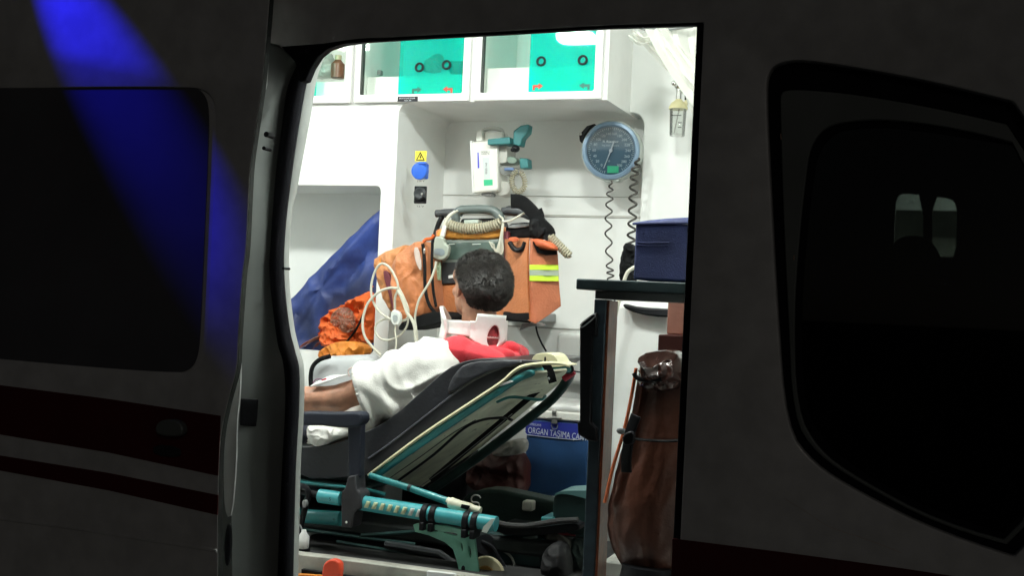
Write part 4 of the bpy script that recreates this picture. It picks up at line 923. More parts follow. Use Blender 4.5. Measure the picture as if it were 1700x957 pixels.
# ------------------------------------------------------------------ floor-level things
pf = empty('stretcher_platform', (0, 0, 0), 'pale metal stretcher loading platform along the door sill', 'platform')
MB().prism([(440, 912), (497, 921), (542, 926), (760, 955), (900, 975), (900, 1130), (440, 1130)], .43, .47).build('platform_top', mat('dirty_aluminium', (.42, .41, .36), .5, .2, var=.2, vs_=14, bump=.2, wear=((.07, .07, .06), 10, .6)), pf, bevel=.004)
MB().box(P(440, 912, .47).x, -.95, .471, 1.2, 0, .165).build('platform_deck', mat('dark_deck', (.03, .03, .03), .6, var=.3), pf)
MB().prism([(500, 946), (534, 951), (700, 975), (700, 985), (500, 962)], .415, .43).build('dark_channel', BLACK, pf, bevel=.001)
MB().prism([(488, 954), (536, 957), (536, 968), (488, 964)], .40, .414).build('amber_strip', AMBER, pf, bevel=.001)
rt = MB().prism([(533, 975), (534, 946), (538, 935), (549, 929), (561, 932), (566, 941), (562, 975)], .36, .385, 1).build('release_lever', mat('red_orange_plastic', (.72, .07, .025), .4, var=.06), None, bevel=.006, seg=3)
tag(rt, 'red-orange rounded release lever sticking up from the platform edge', 'lever')
MB().prism([(708, 949), (755, 954), (757, 975), (708, 975)], .415, .43).build('white_plate', WHITE, pf, bevel=.002)
wb = empty('small_bottle', (0, 0, 0), 'small white bottle with black base hanging by the door seal', 'bottle')
a = P(503, 918, .5)
MB().lathe(a, (0, 0, 1), [(.018, 0), (.020, .006), (.019, .012)], 20).build('black_base', BLACK, wb)
MB().lathe(a+Vector((0, 0, .0125)), (0, 0, 1), [(.015, 0), (.017, .004), (.017, .035), (.008, .048), (.007, .055)], 20).build('body', WHITE, wb)
MB().tube(px3([(503, 887), (500, 877), (496, 872), (490, 876)], .5), .003, 6, k=4).build('hose', GREYP, wb)
# organ transport box
og = empty('organ_transport_box', (0, 0, 0), 'blue organ transport cool box with white lid behind the raised backrest', 'cool box')
Yo = 1.36
MB().wbox(871, 697, 978, 826, Yo, Yo+.3).build('box_body', mat('deep_blue_plastic', (.015, .06, .165), .5, var=.15, vs_=10, bump=.2), og, bevel=.012, seg=3)
MB().wbox(876, 684, 984, 699, Yo-.006, Yo+.305).build('lid_rim', CREAMW, og, bevel=.006)
MB().wbox(878, 672, 983, 685.5, Yo-.002, Yo+.300).build('lid', WHITE, og, bevel=.012, seg=3)
DBL = mat('label_blue', (.02, .03, .25), .4)
MB().prism([(873, 704), (874, 699), (962, 705), (964, 727), (958, 731), (875, 722), (872, 718)], Yo-.0035, Yo-.0005).build('label_strip', DBL, og, smooth=False)
PW = mat('label_white', (.62, .66, .72), .5)
MB().tube(px3([(873, 716), (875, 722.5), (958, 731), (964, 725)], Yo-.0038), .0011, 5, k=2).build('label_border', PW, og)
text('ORGAN TAŞIMA ÇANTASI', 876, 719.5, Yo-.0042, 10.5, PW, 'lettering', og, width=108, rot=-.045)
text('AMBULANS', 879, 706.5, Yo-.0042, 4, PW, 'lettering', og, width=19, rot=-.03)
b = MB(); b.ell(P(920, 684, Yo-.01), (.009, .007, .009)); b.prism([(917, 686), (923, 686), (925, 704), (915, 704)], Yo-.012, Yo-.006); b.tube(px3([(909, 695), (920, 694), (932, 695)], Yo-.01), .004, 8); b.tube(px3([(915, 706), (918, 713), (924, 712), (926, 706)], Yo-.01), .002, 6, k=3)
b.build('latch', mat('dull_metal', (.35, .35, .33), .4, .8), og)
o = MB().box(P(640, 800, 1.42).x, P(792, 800, 1.42).x, 1.30, 1.44, 0, P(720, 735, 1.42).z).build('gap_darkener', mat('gap_black', (.012, .013, .014), .6, spec=.2, bump=.3), None, bevel=.02); tag(o, 'black box added to darken the gap behind the raised backrest, beside the dark red bag', 'case')  # box added to darken the gap where the pale wall showed
# red bag with white cloth
o = MB().puff([(776, 790), (782, 766), (800, 752), (840, 748), (876, 752), (878, 822), (840, 822), (790, 818)], 1.32, .06, .08, rings=12, wr=.02, wf=14, power=.4, ridge=lambda p: .009*math.sin(p.z*90)).build('dark_red_bag', mat('dark_red_nylon', (.07, .013, .01), .6, var=.25, bump=.6, bs=60)); tag(o, 'dark red ribbed bag under the raised backrest', 'bag')
o = MB().puff([(818, 752), (830, 738), (850, 730), (876, 728), (876, 752), (850, 757), (826, 758)], 1.24, .04, wr=.014, wf=18).build('white_cloth', mat('grey_white_cloth', (.32, .31, .29), .8, bump=.5)); tag(o, 'crumpled white cloth lying on the dark red bag', 'cloth')
# dark tub, rim cable, equipment cases
tb = empty('round_tub', (0, 0, 0), 'dark green round-rimmed tub with white cap behind the rail end', 'tub')
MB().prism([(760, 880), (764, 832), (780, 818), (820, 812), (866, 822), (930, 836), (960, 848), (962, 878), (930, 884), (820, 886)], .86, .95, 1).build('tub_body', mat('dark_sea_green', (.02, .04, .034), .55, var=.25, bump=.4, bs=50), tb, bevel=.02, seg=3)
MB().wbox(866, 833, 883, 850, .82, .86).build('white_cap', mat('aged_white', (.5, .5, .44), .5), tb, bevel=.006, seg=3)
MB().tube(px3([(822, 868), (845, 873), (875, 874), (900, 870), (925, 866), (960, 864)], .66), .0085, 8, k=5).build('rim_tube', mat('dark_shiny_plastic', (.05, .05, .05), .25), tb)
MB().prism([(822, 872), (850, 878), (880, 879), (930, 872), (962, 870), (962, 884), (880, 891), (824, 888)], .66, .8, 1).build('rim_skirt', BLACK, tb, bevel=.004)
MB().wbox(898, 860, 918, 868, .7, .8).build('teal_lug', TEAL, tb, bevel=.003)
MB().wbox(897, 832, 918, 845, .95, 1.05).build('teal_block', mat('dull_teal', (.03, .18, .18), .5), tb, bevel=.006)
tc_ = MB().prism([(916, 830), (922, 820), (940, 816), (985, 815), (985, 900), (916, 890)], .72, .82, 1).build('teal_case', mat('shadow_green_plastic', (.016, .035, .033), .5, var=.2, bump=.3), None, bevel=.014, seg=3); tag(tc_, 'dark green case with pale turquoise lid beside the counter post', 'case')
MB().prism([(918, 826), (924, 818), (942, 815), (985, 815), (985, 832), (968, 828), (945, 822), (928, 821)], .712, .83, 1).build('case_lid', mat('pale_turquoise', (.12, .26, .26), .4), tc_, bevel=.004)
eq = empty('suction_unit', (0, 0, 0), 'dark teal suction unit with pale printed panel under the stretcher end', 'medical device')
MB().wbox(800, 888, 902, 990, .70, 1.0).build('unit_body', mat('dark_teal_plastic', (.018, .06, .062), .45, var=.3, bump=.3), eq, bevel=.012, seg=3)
for y in (893, 914): MB().prism([(868, y), (892, y-3), (892, y+2), (868, y+5)], .695, .6995).build('pale_label', mat('dim_pale_label', (.2, .27, .26), .5), eq, smooth=False)
MB().tube(px3([(835, 915), (848, 925), (854, 940), (852, 960)], .68), .004, 7, k=5).build('grey_tube', mat('worn_grey_tube', (.3, .32, .3), .5), eq)
MB().tube(px3([(800, 900), (818, 910), (830, 930), (846, 950)], .66), .006, 7, k=5).build('black_tube', BLACK, eq)
b = MB(); b.cyl(P(806, 905, .7), P(806, 905, .66), .03); b.build('side_knob', BLACK, eq)
o = MB().puff([(903, 930), (906, 912), (925, 898), (938, 902), (944, 916), (946, 945), (950, 975), (903, 975)], .66, .06, wr=.012, wf=14).build('black_bag', mat('black_nylon', (.012, .012, .013), .6, bump=.4)); tag(o, 'black lumpy bag standing in front of the suction unit', 'bag')
o = MB().puff([(903, 905), (906, 884), (930, 882), (948, 896), (950, 912), (940, 915), (925, 900), (912, 910)], .74, .03, wr=.01).build('grey_bag', mat('dull_grey_cloth', (.2, .2, .18), .7, bump=.4)); tag(o, 'dull grey cloth tucked above the black bag', 'cloth')
o = MB().tube(px3([(922, 884), (936, 887), (955, 890)], .70), [.006, .009, .005], 8, k=4, flat=.5).build('red_strap', mat('dark_red_strap', (.3, .03, .04), .6)); tag(o, 'short dark red strap lying above the grey cloth', 'strap')
o = MB().puff([(950, 890), (970, 890), (985, 900), (985, 975), (950, 975), (945, 930)], .78, .05, wr=.015, wf=16).build('green_bundle', mat('grey_green_cloth', (.08, .12, .11), .7, var=.4, vs_=20, bump=.5)); tag(o, 'grey green bundle between the black bag and the counter post', 'bundle')

# ------------------------------------------------------------------ counter on a post with the navy box
ct = empty('side_counter', (0, 0, 0), 'narrow dark-topped counter on a post just inside the doorway', 'counter')
Yk = .34
LAM = mat('black_green_laminate', (.028, .042, .045), .35, var=.2, bump=.15)
a, c = P(956, 475, Yk), P(1150, 475, Yk)
MB().box(a.x, -.54, Yk, Yk+.42, P(1000, 482.5, Yk).z, P(1000, 464.5, Yk).z).build('counter_top', LAM, ct, bevel=.004, seg=3)
MB().box(P(986, 490, Yk).x, -.545, Yk+.01, Yk+.38, P(1000, 497, Yk).z, P(1000, 483, Yk).z).build('under_rail', mat('grey_laminate', (.05, .055, .055), .5, var=.2), ct, bevel=.002)
xq0, xq1 = P(985, 540, Yk).x-.004, P(1003, 540, Yk).x
MB().box(xq0, xq1, Yk+.012, Yk+.075, 0.02, P(1000, 497, Yk).z-.001).build('post', mat('blue_black_metal', (.03, .045, .055), .45, var=.25, vs_=20, bump=.2), ct, bevel=.003)
MB().box(xq1+.001, xq1+.008, Yk+.014, Yk+.10, 0.02, P(1000, 498, Yk).z-.002).build('brown_side_panel', mat('brown_orange_laminate', (.16, .045, .016), .35, var=.35, vs_=18, bump=.2), ct, bevel=.001)
# folded holder bracket on the post
MB().prism([(962, 545), (966, 536), (984, 521), (990, 519), (990, 560), (982, 556), (980, 702), (990, 712), (990, 735), (975, 732), (959, 722), (958, 702), (962, 700)], Yk-.01, Yk+.012).build('holder_bracket', BLACK, ct, bevel=.004)
MB().tube(px3([(963, 541), (968, 535), (984, 523), (988, 525), (982, 532), (968, 543), (963, 543)], Yk-.011), .0018, 6, k=4).build('bracket_rim', GREYP, ct)
nb = empty('navy_box', (0, 0, 0), 'navy blue fabric storage box standing on the dark counter', 'box')
Yn = Yk+.03
zb0 = P(1050, 464.5, Yk).z+.001
q0, q1 = P(1053, 420, Yn), P(1150, 420, Yn)
MB().box(q0.x, -.55, Yn, Yn+.30, zb0, P(1100, 372, Yn).z).build('box_body', NAVY, nb, bevel=.006, seg=3)
MB().grid([[P(1050, 372, Yn-.004), P(1095, 371, Yn-.004), P(1155, 371, Yn-.004)], [P(1075, 368, Yn+.1), P(1105, 365, Yn+.1), P(1160, 362, Yn+.1)], [P(1090, 367, Yn+.3), P(1115, 365, Yn+.3), P(1165, 362, Yn+.3)]]).build('box_lid', NAVY, nb, solid=.006)
for y in (402, 407): MB().tube(px3([(1055, y), (1075, y+1.5), (1110, y+1)], Yn-.001), .0014, 5, k=4).build('seam_fold', NAVY, nb)

# ------------------------------------------------------------------ brown kit bag standing inside the door
kb = empty('kit_bag', (0, 0, 0), 'tall brown kit bag with glossy black top standing against the door jamb', 'bag')
BRN = mat('brown_nylon', (.065, .02, .010), .48, var=.55, vs_=5, bump=.6, bs=45)
axis = dense([(1122, 612, 0), (1112, 700, 0), (1094, 780, 0), (1080, 850, 0), (1078, 910, 0), (1080, 960, 0)], 14)
lft = dense([(1057, 612, 0), (1044, 690, 0), (1022, 770, 0), (1006, 850, 0), (1010, 910, 0), (1036, 958, 0)], 14)
Yq = .36; b = MB(); rows = []
for a, l in zip(axis, lft):
    c = P(a.x, a.y, Yq); r = (c-P(l.x, l.y, Yq)).length*.93; row = []
    for j in range(96):
        t = 2*PI*j/96; k = 1+.14*(.35-abs(noise.noise(Vector((math.cos(t)*3.2, math.sin(t)*3.2, a.y*.008)))))+.07*(.3-abs(noise.noise(Vector((math.cos(t)*3+a.y*.02, math.sin(t)*3, a.y*.022)))))
        row.append(b.bm.verts.new(c+Vector((math.cos(t)*r*k, math.sin(t)*r*.62*k+.02, 0))))
    rows.append(row)
for A, B in zip(rows, rows[1:]):
    for j in range(96): b.bm.faces.new((A[j], A[(j+1) % 96], B[(j+1) % 96], B[j]))
b.bm.faces.new(rows[0]); b.bm.faces.new(rows[-1][::-1]); b.build('bag_body', BRN, kb)
b = MB(); b.puff([(1058, 640), (1062, 606), (1074, 587), (1100, 581), (1126, 584), (1138, 600), (1142, 642), (1100, 652)], Yq, .10, .12, rings=26, sm=1, wr=.05, wf=14, power=.4)
b.build('glossy_top', mat('glossy_dark_vinyl', (.03, .014, .011), .2, var=.3, coat=.35, bump=.5, bs=35), kb)
MB().tube(px3([(1056, 612), (1048, 660), (1036, 715), (1018, 775), (1004, 835)], Yq-.03), .009, 8, k=5, flat=.5).build('orange_strap', mat('orange_webbing', (.55, .12, .03), .5, bump=.5, bs=200), kb)
belt([(1056, 690), (1046, 720), (1040, 760), (1040, 785)], Yq-.12, .028, 'buckle_strap', BLACK, kb, th=.006)
MB().prism([(1032, 722), (1052, 714), (1054, 738), (1034, 742)], Yq-.14, Yq-.118, 1).build('buckle', BLACK, kb, bevel=.004)
MB().tube(px3([(1052, 620), (1058, 628), (1076, 632), (1098, 630)], Yq-.10), .006, 8, k=4).build('top_strap', BLACK, kb)
MB().tube(px3([(1036, 724), (1060, 730), (1100, 733), (1130, 732)], Yq-.125), .009, 8, k=4, flat=.4).build('waist_strap', STRAP, kb)
MB().ell(P(1031, 716, Yq-.10), (.012, .006, .009)).build('strap_end', GREYP, kb)
MB().prism([(1068, 603), (1080, 606), (1078, 612), (1066, 610)], Yq-.10, Yq-.092, 1).build('label_tab', GREYP, kb)
MB().lathe(P(1078, 958, Yq)-Vector((0, 0, .02)), (0, 0, 1), [(.05, -.28), (.085, -.1), (.082, -.01), (.07, .05)], 24).build('black_bottom', BLACK, kb)
rb = MB().wbox(1092, 557, 1142, 592, .80, .95).build('red_box', mat('dark_red_carton', (.1, .02, .015), .6, bump=.3), None, bevel=.004); tag(rb, 'dark red carton behind the glossy top of the brown kit bag', 'carton')
MB().wbox(1000, 938, 1110, 965, .60, .9).build('floor_ledge', mat('pale_step', (.55, .55, .5), .6, var=.2), pf, bevel=.006)
# ------------------------------------------------------------------ patient
pr = empty('person', (0, 0, 0), 'patient reclining on the stretcher in a white and red shirt and white neck brace', 'person')
SKIN = mat('skin', (.44, .22, .14), .5, var=.22, vs_=30, bump=.15, bs=220)
nts = SKIN.node_tree; nts.nodes['Principled BSDF'].inputs['Subsurface Weight'].default_value = .1; nts.nodes['Principled BSDF'].inputs['Subsurface Radius'].default_value = (.01, .004, .002)
Hc = P(798, 472, .93); R = .098
fh = (fwd*.83+RT*-.55); fh.z = 0; fh.normalize()
up_ = (Vector((0, 0, 1))+RT*.10-fwd*.04).normalized(); lf = up_.cross(fh).normalized(); fh = lf.cross(up_).normalized()
HM = Matrix((( -lf.x, fh.x, up_.x), (-lf.y, fh.y, up_.y), (-lf.z, fh.z, up_.z)))   # columns: right, forward, up
def H(x, y, z): return Hc+HM@Vector((x, y, z))
def hell(B, c, r, nu=24, nv=16): return B.ell(H(*c), r, HM.to_4x4(), nu, nv)
def cap(B, pts, rad, k=4, n=18): B.tube(pts, rad, n, k=k); B.ell(pts[0], rad[0], None, n, 10); B.ell(pts[-1], rad[-1], None, n, 10); return B
B = MB()
hell(B, (0, 0, 0), (.077, .094, .088))
hell(B, (0, .035, -.055), (.058, .062, .062)); hell(B, (0, .062, -.088), (.036, .036, .026))
hell(B, (0, .080, .018), (.060, .030, .04)); hell(B, (.033, .07, -.035), (.024, .024, .022)); hell(B, (-.033, .07, -.035), (.024, .024, .022))
hell(B, (0, .104, -.030), (.012, .016, .014)); hell(B, (0, .098, -.010), (.008, .012, .026)); hell(B, (0, .090, -.062), (.024, .012, .008)); hell(B, (0, .090, -.071), (.02, .012, .007))
for s in (-1, 1):                               # ears
    e = H(s*.080, -.002, -.022)
    B.ell(e, (.010, .019, .032), HM.to_4x4() @ Matrix.Rotation(s*.35, 4, 'Z'), 14, 10); B.ell(H(s*.086, -.012, -.016), (.007, .012, .022), HM.to_4x4(), 12, 8)
NB = P(790, 575, .95)
cap(B, [H(0, -.01, -.05), H(0, -.02, -.11), NB], [.060, .056, .064])
# trunk along the backrest
sh_ = P(800, 612, .92); hip = P(560, 742, .90)
def tr(t, dy=0, dz=0): q = sh_.lerp(hip, t); return q+Vector((0, dy, dz))
cap(B, [tr(.0), tr(.25), tr(.6), tr(1)], [.095, .115, .11, .115], n=24)
shN, shF = P(716, 616, .735), P(800, 606, 1.07)
elN, wrN, haN = P(566, 660, .66), P(455, 664, .66), P(405, 668, .68)
cap(B, [P(765, 600, .85), shN], [.07, .062]); cap(B, [P(800, 600, .98), shF], [.07, .062])
cap(B, [shN, shN.lerp(elN, .5)+Vector((0, 0, .004)), elN], [.060, .052, .042])
cap(B, [elN+Vector((0, 0, -.004)), elN.lerp(wrN, .4)+Vector((0, 0, -.002)), wrN], [.042, .040, .027])
elF = P(640, 700, 1.14); wrF = P(560, 690, 1.05)
cap(B, [shF, shF.lerp(elF, .5), elF], [.058, .048, .040]); cap(B, [elF, elF.lerp(wrF, .4), wrF], [.040, .038, .026])
def hand(B, w0, d, side, upv):
    d = d.normalized(); s_ = upv.cross(d).normalized(); n_ = d.cross(s_)
    for i in range(5): B.ell(w0+d*(.045)+s_*(i-2)*.017, (.040, .012, .014), (Matrix((d, s_, n_)).transposed()).to_4x4(), 12, 8)
    for i, L in enumerate((.072, .082, .078, .060)):
        b0 = w0+d*.078+s_*(i-1.5)*.021; m1 = b0+d*L*.45-n_*.004; m2 = b0+d*L*.78-n_*.016; m3 = b0+d*L-n_*.030
        cap(B, [b0, m1, m2, m3], [.0095, .0088, .008, .0068], k=2, n=10)
    t0 = w0+d*.02+s_*side*.032; cap(B, [t0, t0+d*.03+s_*side*.022-n_*.006, t0+d*.055+s_*side*.026-n_*.018], [.012, .0105, .008], k=2, n=10)
hand(B, wrN, Vector((-1, .05, -.08)), 1, Vector((0, 0, 1)))
hand(B, wrF, Vector((-1, -.3, -.05)), -1, Vector((0, 0, 1)))
for y in (.80, 1.0):
    z0 = hip.z+.0
    cap(B, [Vector((hip.x, y, z0)), Vector((hip.x-.42, y, z0+.02)), Vector((hip.x-.84, y, z0-.02))], [.095, .07, .045])
    B.ell(Vector((hip.x-.90, y, z0+.05)), (.045, .045, .10))
body = B.build('body', SKIN, pr, remesh=.0042, smit=5)
apply(body)
# dimples: eyes and mouth line are real pieces on the far side of the face
EYE = mat('eye_white', (.8, .78, .75), .2); IR = mat('dark_iris', (.03, .015, .01), .2)
for s in (-1, 1):
    e = MB(); hell(e, (s*.030, .087, -.006), (.013, .010, .008)); e = e.build('eye', EYE, pr)
    k = MB(); hell(k, (s*.030, .0955, -.006), (.0055, .003, .0055), 14, 8); k.build('iris', IR, e)
    k = MB(); k.tube([H(s*.014, .096, .012), H(s*.03, .098, .017), H(s*.046, .088, .012)], [.002, .0035, .002], 8, k=4); k.build('eyebrow', mat('hair', (.014, .011, .010), .5), pr)
m_ = MB(); m_.tube([H(-.022, .096, -.0665), H(0, .1035, -.0665), H(.022, .096, -.0665)], .0016, 6, k=4); m_.build('mouth_line', mat('lip_line', (.2, .05, .04), .5), pr)
# hair: dense cap plus thousands of short curved locks following the crown whorl
HAIR = mat('hair', (.014, .011, .010), .8, var=.2)
hm = mat('hair_lock', (.02, .017, .015), .5, spec=.7, var=.3, vs_=60)
rng = random.Random(3)
def hair_r(d):                                  # ellipsoid radius of the hair surface in local direction d
    rx, ry, rz = .094, .115, .108
    return 1/math.sqrt((d.x/rx)**2+(d.y/ry)**2+(d.z/rz)**2)
def hairline(d):                                # >0 inside the haired region
    az = math.atan2(abs(d.x), -d.y)            # 0 at the back, pi at the face
    low = -.80 if az < .9 else (-.80+(az-.9)*1.38 if az < 1.45 else -.04+(az-1.45)*1.0)
    return d.z-low
b = MB(); vs = {}
NU, NV = 96, 64
for i in range(1, NV):
    a = PI*i/NV
    for j in range(NU):
        t = 2*PI*j/NU; d = Vector((math.sin(a)*math.cos(t), math.sin(a)*math.sin(t), math.cos(a)))
        hl = hairline(d); k = min(1, max(0, hl*5))
        rr = hair_r(d)*(.83+.13*k)+.0035*noise.noise(d*6)*k
        vs[i, j] = (b.bm.verts.new(H(*(d*rr))), hl)
top = b.bm.verts.new(H(0, 0, hair_r(Vector((0, 0, 1)))*.98))
for i in range(1, NV-1):
    for j in range(NU):
        q = [vs[i, j], vs[i+1, j], vs[i+1, (j+1) % NU], vs[i, (j+1) % NU]]
        if min(v[1] for v in q) > -.02: b.bm.faces.new([v[0] for v in q])
for j in range(NU): b.bm.faces.new((vs[1, j][0], vs[1, (j+1) % NU][0], top))
for v in [v for v in b.bm.verts if not v.link_faces]: b.bm.verts.remove(v)
hair = b.build('hair', HAIR, pr, solid=.002)
b = MB(); n_l = 0
while n_l < 20000:
    d = Vector((rng.gauss(0, 1), rng.gauss(0, 1), rng.gauss(0, 1))).normalized()
    hl = hairline(d)
    if hl < -.03: continue
    n_l += 1
    p = d*hair_r(d)*(.95 if hl > .12 else .86+.75*max(0, hl))
    wh_ = Vector((.1, -.3, 1)).normalized(); fl = (wh_.cross(d)*.7+(-wh_+d*wh_.dot(d)))
    fl += Vector((noise.noise(d*5), noise.noise(d*5+Vector((9, 0, 0))), noise.noise(d*5+Vector((0, 9, 0)))))*1.6
    fl = (fl-d*fl.dot(d)).normalized(); L = rng.uniform(.012, .026)*(.45+.55*min(1, max(0, (hl+.05)*3)))*(1 if d.z > -.25 else .7)
    sd = d.cross(fl)*rng.uniform(.0004, .0008)
    cur = rng.uniform(-.5, .5)
    pts = [p, p+fl*L*.4+d*L*.40, p+fl*L*.75+d*L*.50+d.cross(fl)*cur*L*.25, p+fl*L+d*L*.30+d.cross(fl)*cur*L*.55]
    ws = (1, .9, .6, .1); V = []
    for q, w_ in zip(pts, ws): V.append((b.bm.verts.new(H(*(q-sd*w_))), b.bm.verts.new(H(*(q+sd*w_)))))
    for A, C in zip(V, V[1:]): b.bm.faces.new((A[0], A[1], C[1], C[0]))
hl_ = b.build('hair_locks', hm, pr); hl_['kind'] = 'stuff'

# cervical collar
CC = P(789, 560, .945)
WC = mat('collar_white_foam', (.80, .80, .78), .45, var=.03, bump=.15, bs=120)
cz = Vector((0, 0, 1)); cr = Vector((RT.x, RT.y, 0)).normalized(); cf = -Vector((fwd.x, fwd.y, 0)).normalized()
pm = ppm(.90)
def csurf(th, z, rr=0): return CC+(cr*math.sin(th)*1.0+cf*math.cos(th)*1.02)*(.096+rr)+cz*z
def zpx(py): return (560-py)/pm
def cpiece(t0, t1, top, bot, rr, name, th=.005, n=24, m=10, flare=0):
    rows = []
    for i in range(n+1):
        s = i/n; th_ = math.radians(t0+(t1-t0)*s); a, c = zpx(bot(s)), zpx(top(s))
        rows.append([csurf(th_, c*(j/m)+a*(1-j/m), rr+flare*abs(j/m-.5)*2) for j in range(m+1)])
    return MB().grid(rows).build(name, WC, pr, solid=th)
cpiece(-178, 182, lambda s: 533, lambda s: 558+3*math.sin(s*6.28+3.3), 0, 'collar_band', .006, 64, flare=.002)
bp = cpiece(-8, 62, lambda s: 532 if s < .15 else 519+2*s, lambda s: 560+18*math.sin(PI*min(1, s*.95)), .009, 'collar_back', .006, 30, flare=.004)
apply(bp)
hc = csurf(math.radians(33), zpx(556)); hd = (hc-CC); hd.z = 0; hd.normalize(); hs_ = hd.cross(cz)
oo = [(0, 20), (10, 16), (14, 4), (13, -10), (6, -19), (-5, -20), (-12, -10), (-10, 6)]
oo = [tuple(v)[:2] for v in chaikin([(x, y, 0) for x, y in oo], 2)]
cut(bp, MB().prism3([hc-hd*.02+hs_*(-x/pm)+cz*(y/pm) for x, y in oo], [hc+hd*.05+hs_*(-x/pm)+cz*(y/pm) for x, y in oo]))
hp = cpiece(14, 54, lambda s: 534, lambda s: 578, .0035, 'collar_inner_lining', .002); hp.data.materials.clear(); hp.data.materials.append(mat('red_lining', (.2, .02, .025), .7, var=.7, vs_=40))
cpiece(-128, -60, lambda s: 530-20*math.sin(PI*s), lambda s: 566, .010, 'collar_front', .012, 14, flare=.008)
cpiece(66, 110, lambda s: 530, lambda s: 566, .006, 'collar_strap', .004)

# shirt
SHW = mat('white_cotton', (.80, .79, .74), .8, var=.02, bump=.35, bs=260, sheen=.2)
SHR = mat('red_cotton', (.62, .02, .035), .75, var=.1, bump=.35, bs=260, sheen=.2)
def cloth_tube(B, pts, rad, k, n, fold, flat=1, off=0):
    pa = dense(pts, k); m = len(pa); rings = []; U = Vector((0, 0, 1))
    for i, q in enumerate(pa):
        t = (pa[min(i+1, m-1)]-pa[max(i-1, 0)]).normalized(); e = (U-t*U.dot(t)).normalized(); f = t.cross(e)
        s = i/(m-1); x = s*(len(rad)-1); a = int(min(x, len(rad)-2)); r = rad[a]*(1-(x-a))+rad[a+1]*(x-a)
        rings.append([B.bm.verts.new(q+(e*math.cos(2*PI*j/n)+f*math.sin(2*PI*j/n)*flat)*(r+fold(s, 2*PI*j/n))) for j in range(n)])
    for A, C in zip(rings, rings[1:]):
        for j in range(n): B.bm.faces.new((A[j], A[(j+1) % n], C[(j+1) % n], C[j]))
    B.bm.faces.new(rings[0][::-1]); B.bm.faces.new(rings[-1]); return rings
def fold1(s, t):
    low = .25+.75*max(0, -math.cos(t))
    f = math.sin(17*s+1.6*math.sin(t+.6)+.8*math.sin(2*t))
    return (.016*(1-abs(f))**1.3*2-.008)*low*min(1, s*3)+.045*max(0, -math.cos(t))**2*math.sin(PI*min(1, s*.72+.15))+.005*noise.noise(Vector((math.cos(t)*1.2, math.sin(t)*1.2, s*3)))
B = MB()
cloth_tube(B, [tr(.06, 0, .0), tr(.3), tr(.62), tr(.98, 0, -.01)], [.115, .135, .135, .13], 16, 64, lambda s, t: .006*math.sin(5*t+8*s)+.012*noise.noise(Vector((math.cos(t)*2, math.sin(t)*2, s*6))), 1.45)
cloth_tube(B, [P(750, 606, .81), P(722, 608, .76), P(690, 618, .72), P(650, 634, .695), P(604, 648, .68)], [.070, .088, .085, .082, .084], 14, 72, fold1, .85)
# sleeve drape hanging under the arm
cloth_tube(B, [shF+Vector((.03, -.05, .02)), shF, shF.lerp(elF, .6)], [.075, .078, .075], 10, 40, fold1, 1)
B.ell(P(718, 606, .79), (.078, .085, .058)); B.ell(shN, .078); B.ell(P(728, 632, .74), (.075, .07, .062)); B.ell(P(700, 625, .72), (.08, .07, .07)); B.ell(P(700, 655, .80), (.12, .13, .10))
shirt = B.build('shirt', SHW, pr, remesh=.0048, smit=3)
apply(shirt)
SN = [v.normal.copy() for v in shirt.data.vertices]
for v in shirt.data.vertices:                   # broad creases running from shoulder to hem
    p = v.co; w2 = Vector((p.x*9+p.z*3, p.z*4, p.y*4)); n_ = 1-abs(noise.noise(w2+Vector((3*noise.noise(p*5), 0, 0))))*3
    v.co += SN[v.index]*(.0075*n_+.003*noise.noise(p*15))
MB().puff([(514, 712), (518, 704), (560, 708), (580, 712), (582, 724), (560, 730), (545, 739), (530, 742), (518, 734)], .66, .05, .05, wr=.012, wf=20, power=.5).build('shirt_tail', SHW, pr)
B = MB()
cloth_tube(B, [P(742, 582, .80), P(758, 590, .82), P(775, 602, .86)], [.040, .065, .08], 10, 48, lambda s, t: .005*math.sin(4*t+6*s), 1)
B.ell(P(795, 592, .94), (.135, .13, .055)); B.ell(P(838, 586, .98), (.075, .12, .035)); B.ell(P(756, 585, .88), (.055, .09, .055)); B.ell(P(764, 586, .80), (.062, .055, .050), Matrix.Rotation(.45, 4, 'Y')); B.ell(P(800, 592, .80), (.09, .05, .035), Matrix.Rotation(.2, 4, 'Y'))
B.tube([P(752, 580, .80), P(790, 583, .80), P(836, 590, .84), P(862, 594, .92)], [.012, .018, .020, .012], 12, k=6)
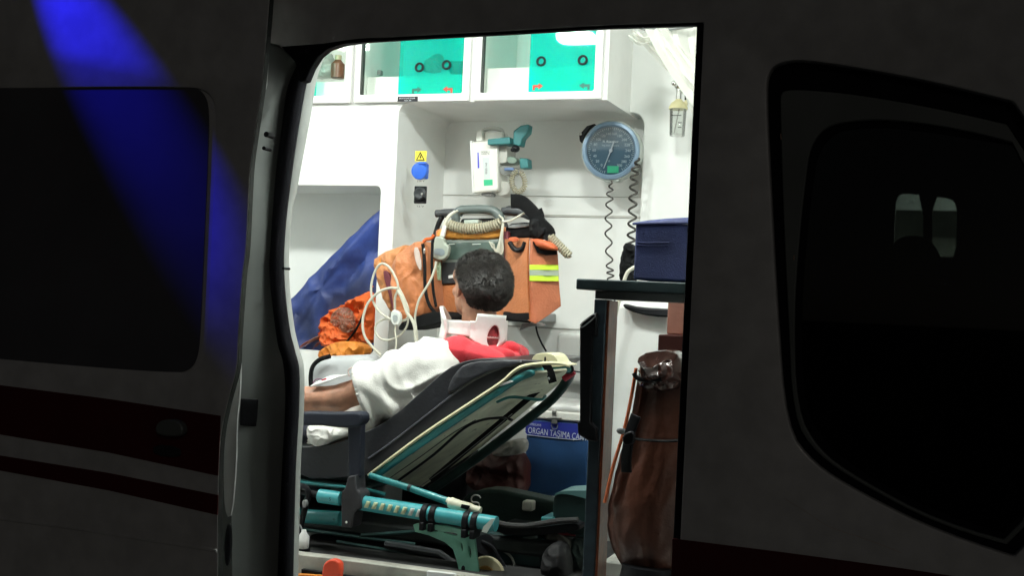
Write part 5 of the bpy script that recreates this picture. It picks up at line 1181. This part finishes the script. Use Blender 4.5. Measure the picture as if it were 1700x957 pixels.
B.tube([P(840, 574, .90), P(852, 578, .92), P(862, 590, .95)], [.016, .020, .014], 12, k=6)
yoke = B.build('shirt_yoke', SHR, pr, remesh=.0048, smit=4); apply(yoke)
SN = [v.normal.copy() for v in yoke.data.vertices]
for v in yoke.data.vertices:
    p = v.co; v.co += SN[v.index]*(.006*(.3-abs(noise.noise(Vector((p.x*5+p.z*9, p.y*6, p.z*14))))*2)+.002*noise.noise(p*16))
# trousers
B = MB(); TR = mat('dark_trousers', (.03, .035, .05), .8, bump=.3)
for y in (.80, 1.0):
    cloth_tube(B, [Vector((hip.x+.03, y, hip.z-.01)), Vector((hip.x-.42, y, hip.z+.02)), Vector((hip.x-.80, y, hip.z-.02))], [.11, .088, .07], 12, 32, fold1)
B.build('trousers', TR, pr, remesh=.008, smit=3)
# taped line on the arm
TP = mat('white_tape', (.9, .9, .88), .4)
def onarm(px, py, lift=.001):
    q = P(px, py, .66); ax = (elN if px > 566 else elN); return q
B = MB(); rows = []
ta = dense([(522, 639, 0), (532, 633, 0), (546, 629, 0), (562, 626, 0), (580, 622, 0)], 5)
ax0 = [(wrN, .027), (elN.lerp(wrN, .4), .040), (elN, .042), (shN.lerp(elN, .5), .052)]
for i, p in enumerate(ta):
    s = i/(len(ta)-1); hw = (3+8*math.sin(PI*min(1, s*1.1+.1)))/pm*.5
    q = P(p.x, p.y, .645); rows.append([q+Vector((-.004, -.022, -hw*1.3)), q+Vector((0, -.010, 0)), q+Vector((.002, .030, hw*.9))])
MB().grid(rows).build('arm_tape', TP, pr, solid=.003)
MB().prism([(533, 632), (539, 628), (542, 629), (541, 634), (535, 635)], .630, .634, 1).build('red_tape_mark', mat('red_mark', (.6, .03, .05), .5), pr)
MB().tube(px3([(520, 636), (524, 631), (532, 630), (538, 632)], .635), .002, 6, k=4).build('line_loop', mat('violet_line', (.25, .1, .18), .4), pr)
MB().tube(px3([(580, 626), (578, 616), (584, 611), (592, 613), (596, 622)], .64), .0022, 6, k=5).build('drip_line', mat('pinkish_line', (.75, .6, .55), .4), pr)
